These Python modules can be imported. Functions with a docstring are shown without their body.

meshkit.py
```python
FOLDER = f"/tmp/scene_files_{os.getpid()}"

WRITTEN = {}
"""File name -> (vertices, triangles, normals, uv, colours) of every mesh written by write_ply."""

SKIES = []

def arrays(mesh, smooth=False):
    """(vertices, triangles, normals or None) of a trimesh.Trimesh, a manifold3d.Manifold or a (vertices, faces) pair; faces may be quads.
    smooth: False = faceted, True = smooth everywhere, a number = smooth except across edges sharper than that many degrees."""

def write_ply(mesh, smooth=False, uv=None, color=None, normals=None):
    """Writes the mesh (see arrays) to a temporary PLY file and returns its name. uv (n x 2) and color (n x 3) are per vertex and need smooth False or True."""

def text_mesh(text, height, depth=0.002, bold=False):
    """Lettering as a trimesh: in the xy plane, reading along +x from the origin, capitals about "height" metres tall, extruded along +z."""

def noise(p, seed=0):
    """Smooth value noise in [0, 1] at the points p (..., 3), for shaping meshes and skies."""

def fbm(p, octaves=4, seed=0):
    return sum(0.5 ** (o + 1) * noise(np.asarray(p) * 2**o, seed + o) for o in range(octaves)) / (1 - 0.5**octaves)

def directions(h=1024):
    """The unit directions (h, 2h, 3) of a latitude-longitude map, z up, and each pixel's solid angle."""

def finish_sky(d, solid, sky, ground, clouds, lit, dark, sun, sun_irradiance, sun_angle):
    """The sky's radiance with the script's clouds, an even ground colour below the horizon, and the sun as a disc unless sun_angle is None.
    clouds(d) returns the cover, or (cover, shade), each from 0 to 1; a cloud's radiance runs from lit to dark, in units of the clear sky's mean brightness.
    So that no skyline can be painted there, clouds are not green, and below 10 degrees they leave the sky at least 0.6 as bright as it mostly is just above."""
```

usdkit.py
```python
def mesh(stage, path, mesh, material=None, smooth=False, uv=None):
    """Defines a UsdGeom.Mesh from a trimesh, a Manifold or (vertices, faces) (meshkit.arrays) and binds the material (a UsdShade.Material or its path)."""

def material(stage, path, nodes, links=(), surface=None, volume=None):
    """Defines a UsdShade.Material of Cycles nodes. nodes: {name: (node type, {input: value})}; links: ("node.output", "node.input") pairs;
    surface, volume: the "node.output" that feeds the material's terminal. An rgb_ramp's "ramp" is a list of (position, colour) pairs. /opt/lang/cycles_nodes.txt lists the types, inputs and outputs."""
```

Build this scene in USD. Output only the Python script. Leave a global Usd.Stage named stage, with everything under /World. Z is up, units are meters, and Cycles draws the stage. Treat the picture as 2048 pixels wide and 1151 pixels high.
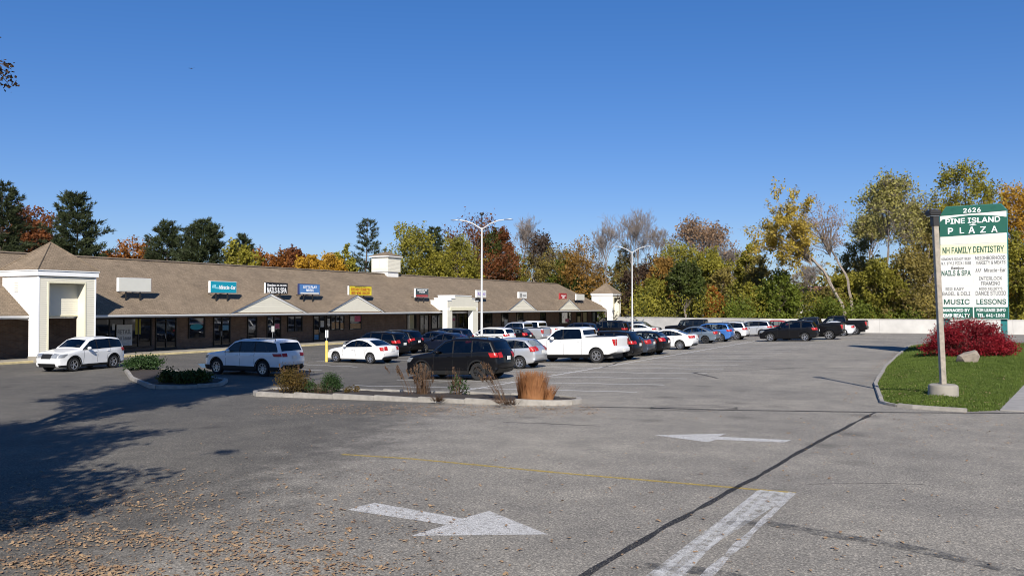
import math, re
import numpy as np
import trimesh, shapely, usdkit, meshkit
from shapely.geometry import Polygon, LineString, box as sbox
from shapely import affinity
from scipy.spatial import Delaunay
from pxr import Usd, UsdGeom, UsdLux, UsdShade, Gf, Sdf, Vt

stage = Usd.Stage.CreateInMemory()
UsdGeom.SetStageUpAxis(stage, 'Z')
UsdGeom.Xform.Define(stage, '/World')
UsdGeom.Scope.Define(stage, '/World/Looks')

# ------------------------------------------------------------------ camera, sky, sun
# world: +Y runs along the shop front (away from the viewer), +X points from the shops to the lawn
FPX, CX, CY, HOR = 1640.0, 1024.0, 575.5, 613.0
YAW = math.atan((1915 - CX) / FPX)
PITCH = math.atan((HOR - CY) / FPX)
HC = 2.85
sa, ca = math.sin(YAW), math.cos(YAW)
FWD = np.array([-sa * math.cos(PITCH), ca * math.cos(PITCH), math.sin(PITCH)])
RGT = np.array([ca, sa, 0.0])
UPV = np.cross(RGT, FWD)
cam = UsdGeom.Camera.Define(stage, '/World/camera')
cam.AddTransformOp().Set(Gf.Matrix4d(*RGT, 0, *UPV, 0, *(-FWD), 0, 0, 0, HC, 1))
cam.CreateHorizontalApertureAttr(36.0); cam.CreateVerticalApertureAttr(36.0 * 575 / 1024)
cam.CreateFocalLengthAttr(36.0 * FPX / 2048)
cam.CreateClippingRangeAttr(Gf.Vec2f(0.1, 5000))
cam.CreateExposureAttr(0.7)
SUN_EL = math.radians(33.5)
SH = YAW + math.radians(2.0)                                     # shadows run this far left of +Y
TO_SUN = np.array([math.sin(SH) * math.cos(SUN_EL), -math.cos(SH) * math.cos(SUN_EL), math.sin(SUN_EL)])
sun = UsdLux.DistantLight.Define(stage, '/World/sun')
sun.CreateIntensityAttr(1.15); sun.CreateAngleAttr(0.53); sun.CreateColorAttr(Gf.Vec3f(1.0, 0.945, 0.87))
sun.CreateNormalizeAttr(True)
_z = TO_SUN; _x = np.cross([0, 0, 1.0], _z); _x /= np.linalg.norm(_x); _y = np.cross(_z, _x)
sun.AddTransformOp().Set(Gf.Matrix4d(*_x, 0, *_y, 0, *_z, 0, 0, 0, 0, 1))
sky = UsdLux.DomeLight.Define(stage, '/World/sky')
sky_mat = usdkit.material(stage, '/World/Looks/sky_air', {
    'sky': ('sky_texture', dict(sky_type='single_scattering', sun_disc=False, sun_elevation=SUN_EL, sun_rotation=math.atan2(TO_SUN[0], TO_SUN[1]), air_density=1.0, aerosol_density=0.12, ozone_density=1.6, altitude=100.0)),
    'h': ('hsv', dict(saturation=1.38, value=1.0)), 'tint': ('mix_color', dict(blend_type='multiply', fac=1.0, b=(.95, .845, 1.0))), 'gm': ('gamma', dict(gamma=.78)), 't2': ('mix_color', dict(blend_type='multiply', fac=1.0, b=(.566, .75, .99))),
    'bg': ('background_shader', dict(strength=0.0998))}, [('sky.color', 'h.color'), ('h.color', 'tint.a'), ('tint.result', 'gm.color'), ('gm.color', 't2.a'), ('t2.result', 'bg.color')], surface='bg.background')
UsdShade.MaterialBindingAPI.Apply(sky.GetPrim()).Bind(sky_mat)
sky.GetPrim().SetCustomDataByKey('kind', 'structure')

def ray(px, py):
    return FWD + RGT * (px - CX) / FPX - UPV * (py - CY) / FPX
def G(o):                                                        # the lot falls away towards the shops
    return -0.0275 * np.clip(-9.0 - np.asarray(o, float), 0, 20)
def gp(px, py, dz=0.0):                                          # the ground point seen there
    d = ray(px, py); z = 0.0
    for _ in range(12):
        s = (z + dz - HC) / d[2]; z = float(G(d[0] * s))
    return np.array([d[0] * s, d[1] * s, z + dz])
def on_x(px, py, x):                                             # the point of the plane X = x
    d = ray(px, py); s = x / d[0]
    return np.array([x, d[1] * s, HC + d[2] * s])
def at_depth(px, py, Z):
    d = ray(px, py); s = Z / (-sa * d[0] + ca * d[1])
    return np.array([d[0] * s, d[1] * s, HC + d[2] * s])

# ------------------------------------------------------------------ prims
USED = {}
def fresh(parent, name):
    k = USED.get((parent, name), 0); USED[(parent, name)] = k + 1
    return f'{parent}/{name}' + (f'_{k:03d}' if k else '')
def tag(prim, label=None, cat=None, group=None, kind=None):
    for k, v in (('label', label), ('category', cat), ('group', group), ('kind', kind)):
        if v: prim.SetCustomDataByKey(k, v)
def thing(name, label, cat, group=None, loc=None, rot=0.0, matrix=None):
    p = fresh('/World', name); x = UsdGeom.Xform.Define(stage, p)
    if matrix is not None: x.AddTransformOp().Set(matrix)
    elif loc is not None:
        x.AddTranslateOp().Set(Gf.Vec3d(*map(float, loc)))
        if rot: x.AddRotateZOp().Set(math.degrees(rot))
    tag(x.GetPrim(), label, cat, group)
    return p
def part(parent, name, mesh, mat, smooth=False, label=None, kind=None):
    p = fresh(parent, name)
    m = usdkit.mesh(stage, p, mesh.out() if isinstance(mesh, MB) else mesh, mat, smooth=smooth)
    tag(m.GetPrim(), label, None, None, kind)
    return p
def single(name, mesh, mat, label=None, cat=None, group=None, kind=None, smooth=False):
    p = part('/World', name, mesh, mat, smooth)
    tag(stage.GetPrimAtPath(p), label, cat, group, kind)
    return p

class MB:
    def __init__(s): s.v, s.f, s.n = [], [], 0
    def add(s, v, f):
        v = np.asarray(v, float); f = np.asarray(f, int)
        if f.shape[1] == 4: f = np.vstack([f[:, [0, 1, 2]], f[:, [0, 2, 3]]])
        s.v.append(v); s.f.append(f + s.n); s.n += len(v); return s
    def addm(s, m): return s.add(m.vertices, m.faces)
    def out(s): return np.vstack(s.v), np.vstack(s.f)
    def obox(s, c, ex, ey, ez):                                   # half-extent vectors
        c, ex, ey, ez = (np.asarray(q, float) for q in (c, ex, ey, ez))
        v = [c + i * ex + j * ey + k * ez for i in (-1, 1) for j in (-1, 1) for k in (-1, 1)]
        return s.add(v, [[0, 1, 3, 2], [4, 6, 7, 5], [0, 4, 5, 1], [2, 3, 7, 6], [0, 2, 6, 4], [1, 5, 7, 3]])
    def box(s, x0, x1, y0, y1, z0, z1):
        return s.obox([(x0 + x1) / 2, (y0 + y1) / 2, (z0 + z1) / 2], [(x1 - x0) / 2, 0, 0], [0, (y1 - y0) / 2, 0], [0, 0, (z1 - z0) / 2])
    def cbox(s, x0, x1, y0, y1, z0, z1, b=0.02):                  # chamfered box
        xs, ys, zs = (x0, x1), (y0, y1), (z0, z1); pts = []
        for i in (0, 1):
            for j in (0, 1):
                for k in (0, 1):
                    p = np.array([xs[i], ys[j], zs[k]]); d = np.array([b * (1 - 2 * i), b * (1 - 2 * j), b * (1 - 2 * k)])
                    for a in range(3):
                        q = p + d; q[a] = p[a]; pts.append(q)
        h = trimesh.convex.convex_hull(np.array(pts)); return s.addm(h)
    def quad(s, a, b, c, d): return s.add([a, b, c, d], [[0, 1, 2, 3]])
    def tri(s, a, b, c): return s.add([a, b, c], [[0, 1, 2]])
    def tube(s, p0, p1, r0, r1=None, n=8, caps=True):
        r1 = r0 if r1 is None else r1
        p0, p1 = np.asarray(p0, float), np.asarray(p1, float); d = p1 - p0; d /= np.linalg.norm(d)
        u = np.cross(d, [0, 0, 1.0] if abs(d[2]) < .9 else [1.0, 0, 0]); u /= np.linalg.norm(u); w = np.cross(d, u)
        a = np.arange(n) / n * 2 * np.pi; ring = np.cos(a)[:, None] * u + np.sin(a)[:, None] * w
        i = np.arange(n); j = (i + 1) % n
        s.add(np.vstack([p0 + ring * r0, p1 + ring * r1]), np.stack([i, j, j + n, i + n], 1))
        if caps:
            for p, r, k in ((p0, r0, 0), (p1, r1, 1)):
                f = np.stack([np.full(n, n), i, j] if k else [np.full(n, n), j, i], 1)
                s.add(np.vstack([p + ring * r, p]), f)
        return s
    def poly(s, pts, z0, z1):                                     # vertical prism over a plan polygon
        m = trimesh.creation.extrude_polygon(pts if isinstance(pts, Polygon) else Polygon(pts), z1 - z0, engine='earcut')
        m.apply_translation([0, 0, z0]); return s.addm(m)
    def prism(s, pts, org, e, up, n, d0, d1):                     # polygon in the (e, up) plane, pushed along n from d0 to d1
        m = trimesh.creation.extrude_polygon(pts if isinstance(pts, Polygon) else Polygon(pts), d1 - d0, engine='earcut')
        v = np.array(m.vertices); e, up, n = (np.asarray(q, float) for q in (e, up, n))
        return s.add(np.asarray(org) + v[:, :1] * e + v[:, 1:2] * up + (v[:, 2:] + d0) * n, m.faces)
    def lathe(s, prof, c=(0, 0, 0), axis=2, n=20):                # (radius, height) profile
        prof = np.array(prof, float); a = np.arange(n) / n * 2 * np.pi; k = len(prof)
        r, h = prof[:, 0], prof[:, 1]
        P = np.stack([np.outer(np.cos(a), r), np.outer(np.sin(a), r), np.outer(np.ones(n), h)], -1).reshape(-1, 3)
        if axis == 1: P = P[:, [0, 2, 1]]
        if axis == 0: P = P[:, [2, 0, 1]]
        i, j = np.meshgrid(np.arange(n), np.arange(k - 1), indexing='ij'); i2 = (i + 1) % n
        return s.add(P + np.asarray(c), np.stack([i * k + j, i2 * k + j, i2 * k + j + 1, i * k + j + 1], -1).reshape(-1, 4))

def tubes(segs, n=4):                                             # many tapered tubes at once: rows p0(3) p1(3) r0 r1
    S = np.asarray(segs, float); p0, p1, r0, r1 = S[:, :3], S[:, 3:6], S[:, 6], S[:, 7]
    d = p1 - p0; d /= np.maximum(np.linalg.norm(d, axis=1, keepdims=True), 1e-9)
    ref = np.where(np.abs(d[:, 2:]) < .9, [[0, 0, 1.0]], [[1.0, 0, 0]])
    u = np.cross(d, ref); u /= np.linalg.norm(u, axis=1, keepdims=True); w = np.cross(d, u)
    a = np.arange(n) / n * 2 * np.pi
    ring = np.cos(a)[None, :, None] * u[:, None] + np.sin(a)[None, :, None] * w[:, None]
    V = np.concatenate([p0[:, None] + ring * r0[:, None, None], p1[:, None] + ring * r1[:, None, None]], 1).reshape(-1, 3)
    i = np.arange(n); j = (i + 1) % n; q = np.stack([i, j, j + n, i + n], 1)
    q = (q[None] + (np.arange(len(S)) * 2 * n)[:, None, None]).reshape(-1, 4)
    return V, np.vstack([q[:, [0, 1, 2]], q[:, [0, 2, 3]]])

# ------------------------------------------------------------------ materials
LOOK = {}
def mat(name, nodes, links=(), surface='p.BSDF'):
    LOOK[name] = usdkit.material(stage, f'/World/Looks/{name}', nodes, links, surface=surface); return LOOK[name]
def plain(name, col, rough=.5, metal=0.0, spec=.5, vary=.12, scale=3.0, bump=0.0, bscale=60.0, coat=0.0):
    n = {'g': ('geometry', {}), 'n': ('noise_texture', dict(scale=scale, detail=4.0, roughness=.6)),
         'm': ('rgb_ramp', dict(ramp=[(.25, tuple(c * (1 - vary) for c in col)), (.75, tuple(min(1, c * (1 + vary)) for c in col))])),
         'p': ('principled_bsdf', dict(roughness=rough, metallic=metal, specular_ior_level=spec, coat_weight=coat))}
    l = [('g.position', 'n.vector'), ('n.fac', 'm.fac'), ('m.color', 'p.base_color')]
    if bump:
        n['n2'] = ('noise_texture', dict(scale=bscale, detail=3.0)); n['b'] = ('bump', dict(strength=bump, distance=.01))
        l += [('g.position', 'n2.vector'), ('n2.fac', 'b.height'), ('b.normal', 'p.normal')]
    return mat(name, n, l)
def leaf(name, cols, patch=.35, trans=.4, rough=.6):
    k = len(cols)
    return mat(name, {
        'g': ('geometry', {}), 'n': ('noise_texture', dict(scale=patch, detail=2.0)),
        'a': ('math', dict(math_type='multiply_add', value2=.55, value3=-.15)), 'b': ('math', dict(math_type='multiply_add', value2=.68)),
        'r': ('rgb_ramp', dict(ramp=[(i / (k - 1), c) for i, c in enumerate(cols)])),
        'd': ('principled_bsdf', dict(roughness=rough, specular_ior_level=.25)), 't': ('translucent_bsdf', {}), 'x': ('mix_closure', dict(fac=trans))},
        [('g.position', 'n.vector'), ('n.fac', 'a.value1'), ('g.random_per_island', 'b.value1'), ('a.value', 'b.value3'), ('b.value', 'r.fac'),
         ('r.color', 'd.base_color'), ('r.color', 't.color'), ('d.BSDF', 'x.closure1'), ('t.BSDF', 'x.closure2')], surface='x.closure')

# asphalt: aggregate speckle, broad wear, darker dirty band on the near left and along the drive lane
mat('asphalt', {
    'g': ('geometry', {}), 'xyz': ('separate_xyz', {}),
    'fine': ('noise_texture', dict(scale=34.0, detail=4.0, roughness=.8)), 'vor': ('voronoi_texture', dict(scale=54.0)), 'spot': ('voronoi_texture', dict(scale=.42)), 'sr': ('rgb_ramp', dict(ramp=[(.0, (.62, .62, .63)), (.10, (.80, .80, .80)), (.2, (1, 1, 1))])), 'vb': ('rgb_to_bw', {}), 'm5': ('mix_color', dict(blend_type='multiply', fac=1.0)),
    'mid': ('noise_texture', dict(scale=1.1, detail=5.0, roughness=.65)), 'big': ('noise_texture', dict(scale=.16, detail=4.0, roughness=.6)),
    'fr': ('rgb_ramp', dict(ramp=[(.30, (.095, .086, .074)), (.5, (.218, .203, .178)), (.70, (.385, .36, .315))])),
    'vr': ('rgb_ramp', dict(ramp=[(.2, (.70, .70, .70)), (.5, (.96, .96, .95)), (.70, (1.15, 1.14, 1.12)), (.82, (1.6, 1.57, 1.52))])),
    'mr': ('rgb_ramp', dict(ramp=[(.3, (.80, .80, .80)), (.7, (1.13, 1.12, 1.10))])),
    'br': ('rgb_ramp', dict(ramp=[(.32, (.78, .78, .79)), (.62, (1.08, 1.07, 1.05))])),
    'm1': ('mix_color', dict(blend_type='multiply', fac=1.0)), 'm2': ('mix_color', dict(blend_type='multiply', fac=1.0)), 'm3': ('mix_color', dict(blend_type='multiply', fac=1.0)),
    # dirt band: distance along (x - .4 y)
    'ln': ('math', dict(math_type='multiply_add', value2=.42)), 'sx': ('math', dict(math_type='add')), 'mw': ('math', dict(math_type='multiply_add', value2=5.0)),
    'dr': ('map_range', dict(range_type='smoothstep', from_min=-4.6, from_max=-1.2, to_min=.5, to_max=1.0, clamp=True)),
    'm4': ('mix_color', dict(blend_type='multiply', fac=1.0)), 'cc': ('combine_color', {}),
    'b': ('bump', dict(strength=.3, distance=.008)), 'p': ('principled_bsdf', dict(roughness=.92, specular_ior_level=.25))},
    [('g.position', 'fine.vector'), ('g.position', 'vor.vector'), ('g.position', 'mid.vector'), ('g.position', 'big.vector'), ('g.position', 'xyz.vector'),
     ('fine.fac', 'fr.fac'), ('vor.color', 'vb.color'), ('vb.val', 'vr.fac'), ('g.position', 'spot.vector'), ('spot.distance', 'sr.fac'), ('mid.fac', 'mr.fac'), ('big.fac', 'br.fac'),
     ('fr.color', 'm1.a'), ('mr.color', 'm1.b'), ('m1.result', 'm2.a'), ('br.color', 'm2.b'), ('m2.result', 'm3.a'), ('vr.color', 'm3.b'),
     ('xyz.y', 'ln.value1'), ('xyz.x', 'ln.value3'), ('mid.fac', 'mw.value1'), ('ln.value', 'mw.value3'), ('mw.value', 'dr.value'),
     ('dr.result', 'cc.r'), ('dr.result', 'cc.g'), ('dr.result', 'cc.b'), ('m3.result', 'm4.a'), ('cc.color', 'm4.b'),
     ('m4.result', 'm5.a'), ('sr.color', 'm5.b'), ('m5.result', 'p.base_color'), ('fine.fac', 'b.height'), ('b.normal', 'p.normal')])
def worn_paint(name, col, keep=.5, scale=9.0):
    return mat(name, {'g': ('geometry', {}), 'n': ('noise_texture', dict(scale=scale, detail=6.0, roughness=.8)), 'n2': ('noise_texture', dict(scale=70.0, detail=2.0)),
        'r': ('rgb_ramp', dict(ramp=[(keep - .12, (0, 0, 0)), (keep + .1, (1, 1, 1))])), 'r2': ('rgb_ramp', dict(ramp=[(.36, (.15, .15, .15)), (.55, (1, 1, 1))])),
        'mm': ('mix_color', dict(blend_type='multiply', fac=1.0)), 'bw': ('rgb_to_bw', {}),
        'd': ('principled_bsdf', dict(base_color=col, roughness=.8, specular_ior_level=.25)), 't': ('transparent_bsdf', {}), 'x': ('mix_closure', {})},
        [('g.position', 'n.vector'), ('g.position', 'n2.vector'), ('n.fac', 'r.fac'), ('n2.fac', 'r2.fac'), ('r.color', 'mm.a'), ('r2.color', 'mm.b'), ('mm.result', 'bw.color'), ('bw.val', 'x.fac'), ('t.BSDF', 'x.closure1'), ('d.BSDF', 'x.closure2')], surface='x.closure')
worn_paint('white_marking', (.56, .55, .53), .40); worn_paint('faded_white_marking', (.55, .545, .52), .50, 6.0); worn_paint('yellow_marking', (.46, .33, .06), .44)
worn_paint('worn_stripe', (.56, .55, .53), .47, 5.0); worn_paint('stall_paint', (.70, .69, .67), .30); worn_paint('tyre_rubber_smear', (.075, .073, .07), .54, 3.0); worn_paint('blue_marking', (.10, .22, .36), .48)
worn_paint('tar_sealer', (.022, .022, .024), .30, 5.0)
plain('forest_floor', (.075, .055, .03), .95, vary=.4, scale=1.2, bump=.6, bscale=9.0)
plain('concrete', (.25, .228, .19), .85, vary=.18, scale=2.2, bump=.35, bscale=45.0)
plain('kerb_granite', (.265, .245, .215), .85, vary=.22, scale=5.0, bump=.5, bscale=40.0)
plain('kerb_yellowed', (.46, .38, .20), .85, vary=.25, scale=3.0, bump=.3)
plain('footpath_grey', (.26, .245, .225), .92, vary=.2, scale=1.4, bump=.3, bscale=70.0)
plain('mulch', (.028, .02, .014), .97, vary=.5, scale=14.0, bump=1.0, bscale=40.0)
plain('lawn_soil', (.075, .10, .025), .95, vary=.4, scale=2.6, bump=.8, bscale=50.0)
plain('wall_render', (.445, .43, .40), .85, vary=.13, scale=.8, bump=.2, bscale=30.0)
plain('siding_white', (.74, .725, .68), .55, vary=.04, scale=1.5)
plain('siding_cream', (.66, .625, .51), .55, vary=.04, scale=1.5)
plain('trim_white', (.80, .80, .78), .45, vary=.04, scale=2.0)
plain('trim_cream', (.70, .66, .48), .5, vary=.05)
plain('soffit', (.20, .165, .13), .8, vary=.1)
plain('dark_metal', (.02, .019, .018), .45, spec=.4); plain('bronze_frame', (.028, .022, .018), .4)
plain('grey_metal', (.42, .43, .44), .42, metal=.75, vary=.08); plain('pole_paint', (.50, .50, .485), .45, vary=.06)
plain('grey_cabinet', (.46, .465, .45), .5, vary=.05); plain('black_plastic', (.012, .012, .012), .5, spec=.3)
plain('rubber', (.018, .018, .018), .85, spec=.25); plain('alloy', (.52, .52, .53), .3, metal=.85, vary=.05); plain('black_alloy', (.03, .03, .03), .35, metal=.3)
plain('interior_cloth', (.05, .048, .045), .9); plain('red_lens', (.34, .012, .012), .34, spec=.3, coat=.15, vary=.2, scale=12.0)
plain('clear_lens', (.20, .21, .22), .08, spec=.8, coat=1.0, vary=.3, scale=18.0); plain('amber_lens', (.6, .16, .02), .2, coat=.6)
plain('bark', (.075, .055, .042), .95, vary=.35, scale=5.0, bump=.8, bscale=18.0); plain('pale_bark', (.24, .20, .165), .95, vary=.3, scale=4.0, bump=.5, bscale=18.0)
plain('twig', (.17, .14, .12), .95, vary=.2); plain('dry_stem', (.17, .105, .055), .95, vary=.3, scale=8.0)
plain('yellow_bollard', (.58, .44, .10), .55, vary=.12, scale=6.0); plain('weathered_wood', (.27, .235, .19), .9, vary=.3, scale=7.0, bump=.5, bscale=25.0)
plain('sign_green', (.008, .088, .058), .45, vary=.06); plain('sign_side_green', (.02, .16, .16), .45); plain('sign_white', (.68, .67, .62), .45, vary=.03); plain('sign_grey_white', (.58, .575, .51), .5, vary=.03)
plain('sign_yellow_panel', (.70, .67, .42), .5, vary=.03); plain('letter_green', (.01, .075, .05), .5); plain('letter_grey', (.17, .17, .17), .5); plain('letter_white', (.80, .80, .78), .5)
plain('letter_black', (.015, .015, .015), .5); plain('sign_teal', (.005, .26, .36), .4, vary=.05); plain('sign_black', (.012, .012, .013), .4); plain('sign_blue', (.075, .19, .42), .45, vary=.05)
plain('sign_navy', (.02, .03, .10), .45); plain('sign_yellow', (.70, .56, .03), .45, vary=.05); plain('letter_red', (.30, .03, .015), .5); plain('sign_red', (.33, .03, .03), .45, vary=.1)
plain('sign_dark_slate', (.03, .05, .055), .45); plain('letter_purple', (.20, .14, .42), .5); plain('letter_teal_pale', (.30, .62, .68), .5)
plain('rock', (.22, .185, .145), .9, vary=.35, scale=4.0, bump=.8, bscale=12.0)
plain('poster_pink', (.55, .12, .22), .6, vary=.3, scale=9.0); plain('poster_warm', (.40, .25, .13), .6, vary=.5, scale=11.0); plain('poster_white', (.55, .55, .53), .6, vary=.12, scale=8.0)
plain('curtain_cream', (.42, .38, .24), .8); plain('poster_blue', (.10, .26, .42), .6, vary=.4, scale=7.0); plain('shopwall_yellow', (.34, .30, .05), .8)
plain('house_wall', (.42, .39, .35), .8); plain('house_roof', (.15, .065, .05), .9, vary=.2)
mat('pane', {'p': ('principled_bsdf', dict(base_color=(.012, .012, .013), roughness=.03, specular_ior_level=1.0))})
mat('shop_glass', {'g': ('glossy_bsdf', dict(color=(.9, .95, .95), roughness=.02)), 't': ('transparent_bsdf', dict(color=(.62, .66, .66))), 'f': ('fresnel', dict(IOR=1.5)), 'x': ('mix_closure', {})},
    [('f.fac', 'x.fac'), ('t.BSDF', 'x.closure1'), ('g.BSDF', 'x.closure2')], surface='x.closure')
mat('car_glass', {'g': ('glossy_bsdf', dict(color=(.95, .97, 1.0), roughness=.015)), 't': ('transparent_bsdf', dict(color=(.52, .56, .56))), 'f': ('fresnel', dict(IOR=1.55)), 'x': ('mix_closure', {})},
    [('f.fac', 'x.fac'), ('t.BSDF', 'x.closure1'), ('g.BSDF', 'x.closure2')], surface='x.closure')
mat('privacy_glass', {'g': ('glossy_bsdf', dict(color=(.95, .97, 1.0), roughness=.015)), 't': ('transparent_bsdf', dict(color=(.13, .14, .14))), 'f': ('fresnel', dict(IOR=1.55)), 'x': ('mix_closure', {})},
    [('f.fac', 'x.fac'), ('t.BSDF', 'x.closure1'), ('g.BSDF', 'x.closure2')], surface='x.closure')
def paint(name, col, metal=0.0, rough=.35, coat=.8, spec=.5):
    return mat(name, {'g': ('geometry', {}), 'n': ('noise_texture', dict(scale=2.5, detail=3.0)), 'r': ('rgb_ramp', dict(ramp=[(.3, tuple(c * .95 for c in col)), (.7, tuple(c * 1.04 for c in col))])),
        'p': ('principled_bsdf', dict(metallic=metal, roughness=rough, specular_ior_level=spec, coat_weight=coat, coat_roughness=.04))}, [('g.position', 'n.vector'), ('n.fac', 'r.fac'), ('r.color', 'p.base_color')])
paint('paint_white', (.68, .68, .665)); paint('paint_black', (.004, .004, .005), coat=.35, spec=.15); paint('paint_navy', (.008, .012, .026), .2, coat=.4, spec=.2); paint('paint_silver', (.55, .56, .57), .6); paint('paint_charcoal', (.045, .055, .075), .4)
paint('paint_slate', (.15, .19, .23), .5); paint('paint_blue', (.045, .15, .42), .35); paint('paint_red', (.30, .02, .02)); paint('paint_light_silver', (.66, .67, .68), .35); paint('paint_dark_grey', (.05, .052, .056), .3)
mat('brick', {'g': ('geometry', {}), 's': ('separate_xyz', {}), 'ad': ('math', dict(math_type='add')), 'c': ('combine_xyz', {}),
    'b': ('brick_texture', dict(color1=(.20, .125, .085), color2=(.13, .08, .06), mortar=(.20, .175, .15), scale=1.0, mortar_size=.008, brick_width=.21, row_height=.075)),
    'n': ('noise_texture', dict(scale=1.4, detail=4.0)), 'r': ('rgb_ramp', dict(ramp=[(.3, (.8, .8, .8)), (.7, (1.15, 1.15, 1.15))])), 'm': ('mix_color', dict(blend_type='multiply', fac=1.0)),
    'bu': ('bump', dict(strength=.4, distance=.008, invert=True)), 'p': ('principled_bsdf', dict(roughness=.9, specular_ior_level=.2))},
    [('g.position', 's.vector'), ('s.x', 'ad.value1'), ('s.y', 'ad.value2'), ('ad.value', 'c.x'), ('s.z', 'c.y'), ('c.vector', 'b.vector'), ('g.position', 'n.vector'), ('n.fac', 'r.fac'), ('b.color', 'm.a'), ('r.color', 'm.b'), ('m.result', 'p.base_color'), ('b.fac', 'bu.height'), ('bu.normal', 'p.normal')])
mat('shingle', {'g': ('geometry', {}), 's': ('separate_xyz', {}), 'z': ('math', dict(math_type='multiply', value2=1.85)), 'ad': ('math', dict(math_type='add')), 'c': ('combine_xyz', {}),
    'b': ('brick_texture', dict(color1=(.226, .174, .122), color2=(.178, .137, .095), mortar=(.11, .088, .066), scale=1.0, mortar_size=.012, mortar_smooth=.4, brick_width=.31, row_height=.145)),
    'n': ('noise_texture', dict(scale=.5, detail=5.0, roughness=.7)), 'n2': ('noise_texture', dict(scale=9.0, detail=3.0)), 'r': ('rgb_ramp', dict(ramp=[(.3, (.82, .82, .82)), (.7, (1.16, 1.15, 1.13))])), 'r2': ('rgb_ramp', dict(ramp=[(.3, (.82, .82, .82)), (.7, (1.16, 1.16, 1.16))])),
    'm': ('mix_color', dict(blend_type='multiply', fac=1.0)), 'm2': ('mix_color', dict(blend_type='multiply', fac=1.0)),
    'bu': ('bump', dict(strength=.6, distance=.015, invert=True)), 'p': ('principled_bsdf', dict(roughness=.95, specular_ior_level=.15))},
    [('g.position', 's.vector'), ('s.x', 'ad.value1'), ('s.y', 'ad.value2'), ('ad.value', 'c.x'), ('s.z', 'z.value1'), ('z.value', 'c.y'), ('c.vector', 'b.vector'), ('g.position', 'n.vector'), ('g.position', 'n2.vector'), ('n.fac', 'r.fac'), ('n2.fac', 'r2.fac'), ('b.color', 'm.a'), ('r.color', 'm.b'), ('m.result', 'm2.a'), ('r2.color', 'm2.b'), ('m2.result', 'p.base_color'), ('b.fac', 'bu.height'), ('bu.normal', 'p.normal')])
leaf('needles_dark', [(0.036, 0.046, 0.02), (0.08, 0.1, 0.038), (0.14, 0.165, 0.058), (0.19, 0.185, 0.085)])
leaf('leaves_rust', [(0.1107, 0.041, 0.015), (0.2583, 0.0888, 0.026), (0.4058, 0.1571, 0.0368), (0.5165, 0.2405, 0.056)])
leaf('leaves_orange', [(0.1903, 0.0708, 0.0159), (0.4124, 0.1586, 0.0256), (0.571, 0.2696, 0.0403), (0.66, 0.3965, 0.0793)])
leaf('leaves_gold', [(0.3221, 0.1757, 0.022), (0.5856, 0.3514, 0.0293), (0.66, 0.527, 0.0586), (0.66, 0.5856, 0.1464)])
leaf('leaves_yellow_green', [(0.156, 0.15, 0.024), (0.372, 0.324, 0.0384), (0.6, 0.492, 0.06), (0.7, 0.6, 0.108)])
leaf('leaves_green', [(0.05, 0.06, 0.014), (0.095, 0.125, 0.024), (0.16, 0.2, 0.036), (0.27, 0.26, 0.055)])
leaf('leaves_bright_green', [(0.09, 0.11, 0.015), (0.18, 0.22, 0.027), (0.29, 0.32, 0.04), (0.42, 0.4, 0.07)])
leaf('leaves_olive', [(0.168, 0.138, 0.0408), (0.348, 0.27, 0.066), (0.528, 0.396, 0.102), (0.648, 0.504, 0.156)])
leaf('leaves_thin', [(0.2304, 0.216, 0.072), (0.432, 0.3888, 0.1152), (0.6048, 0.504, 0.1584), (0.7, 0.576, 0.2304)])
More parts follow.
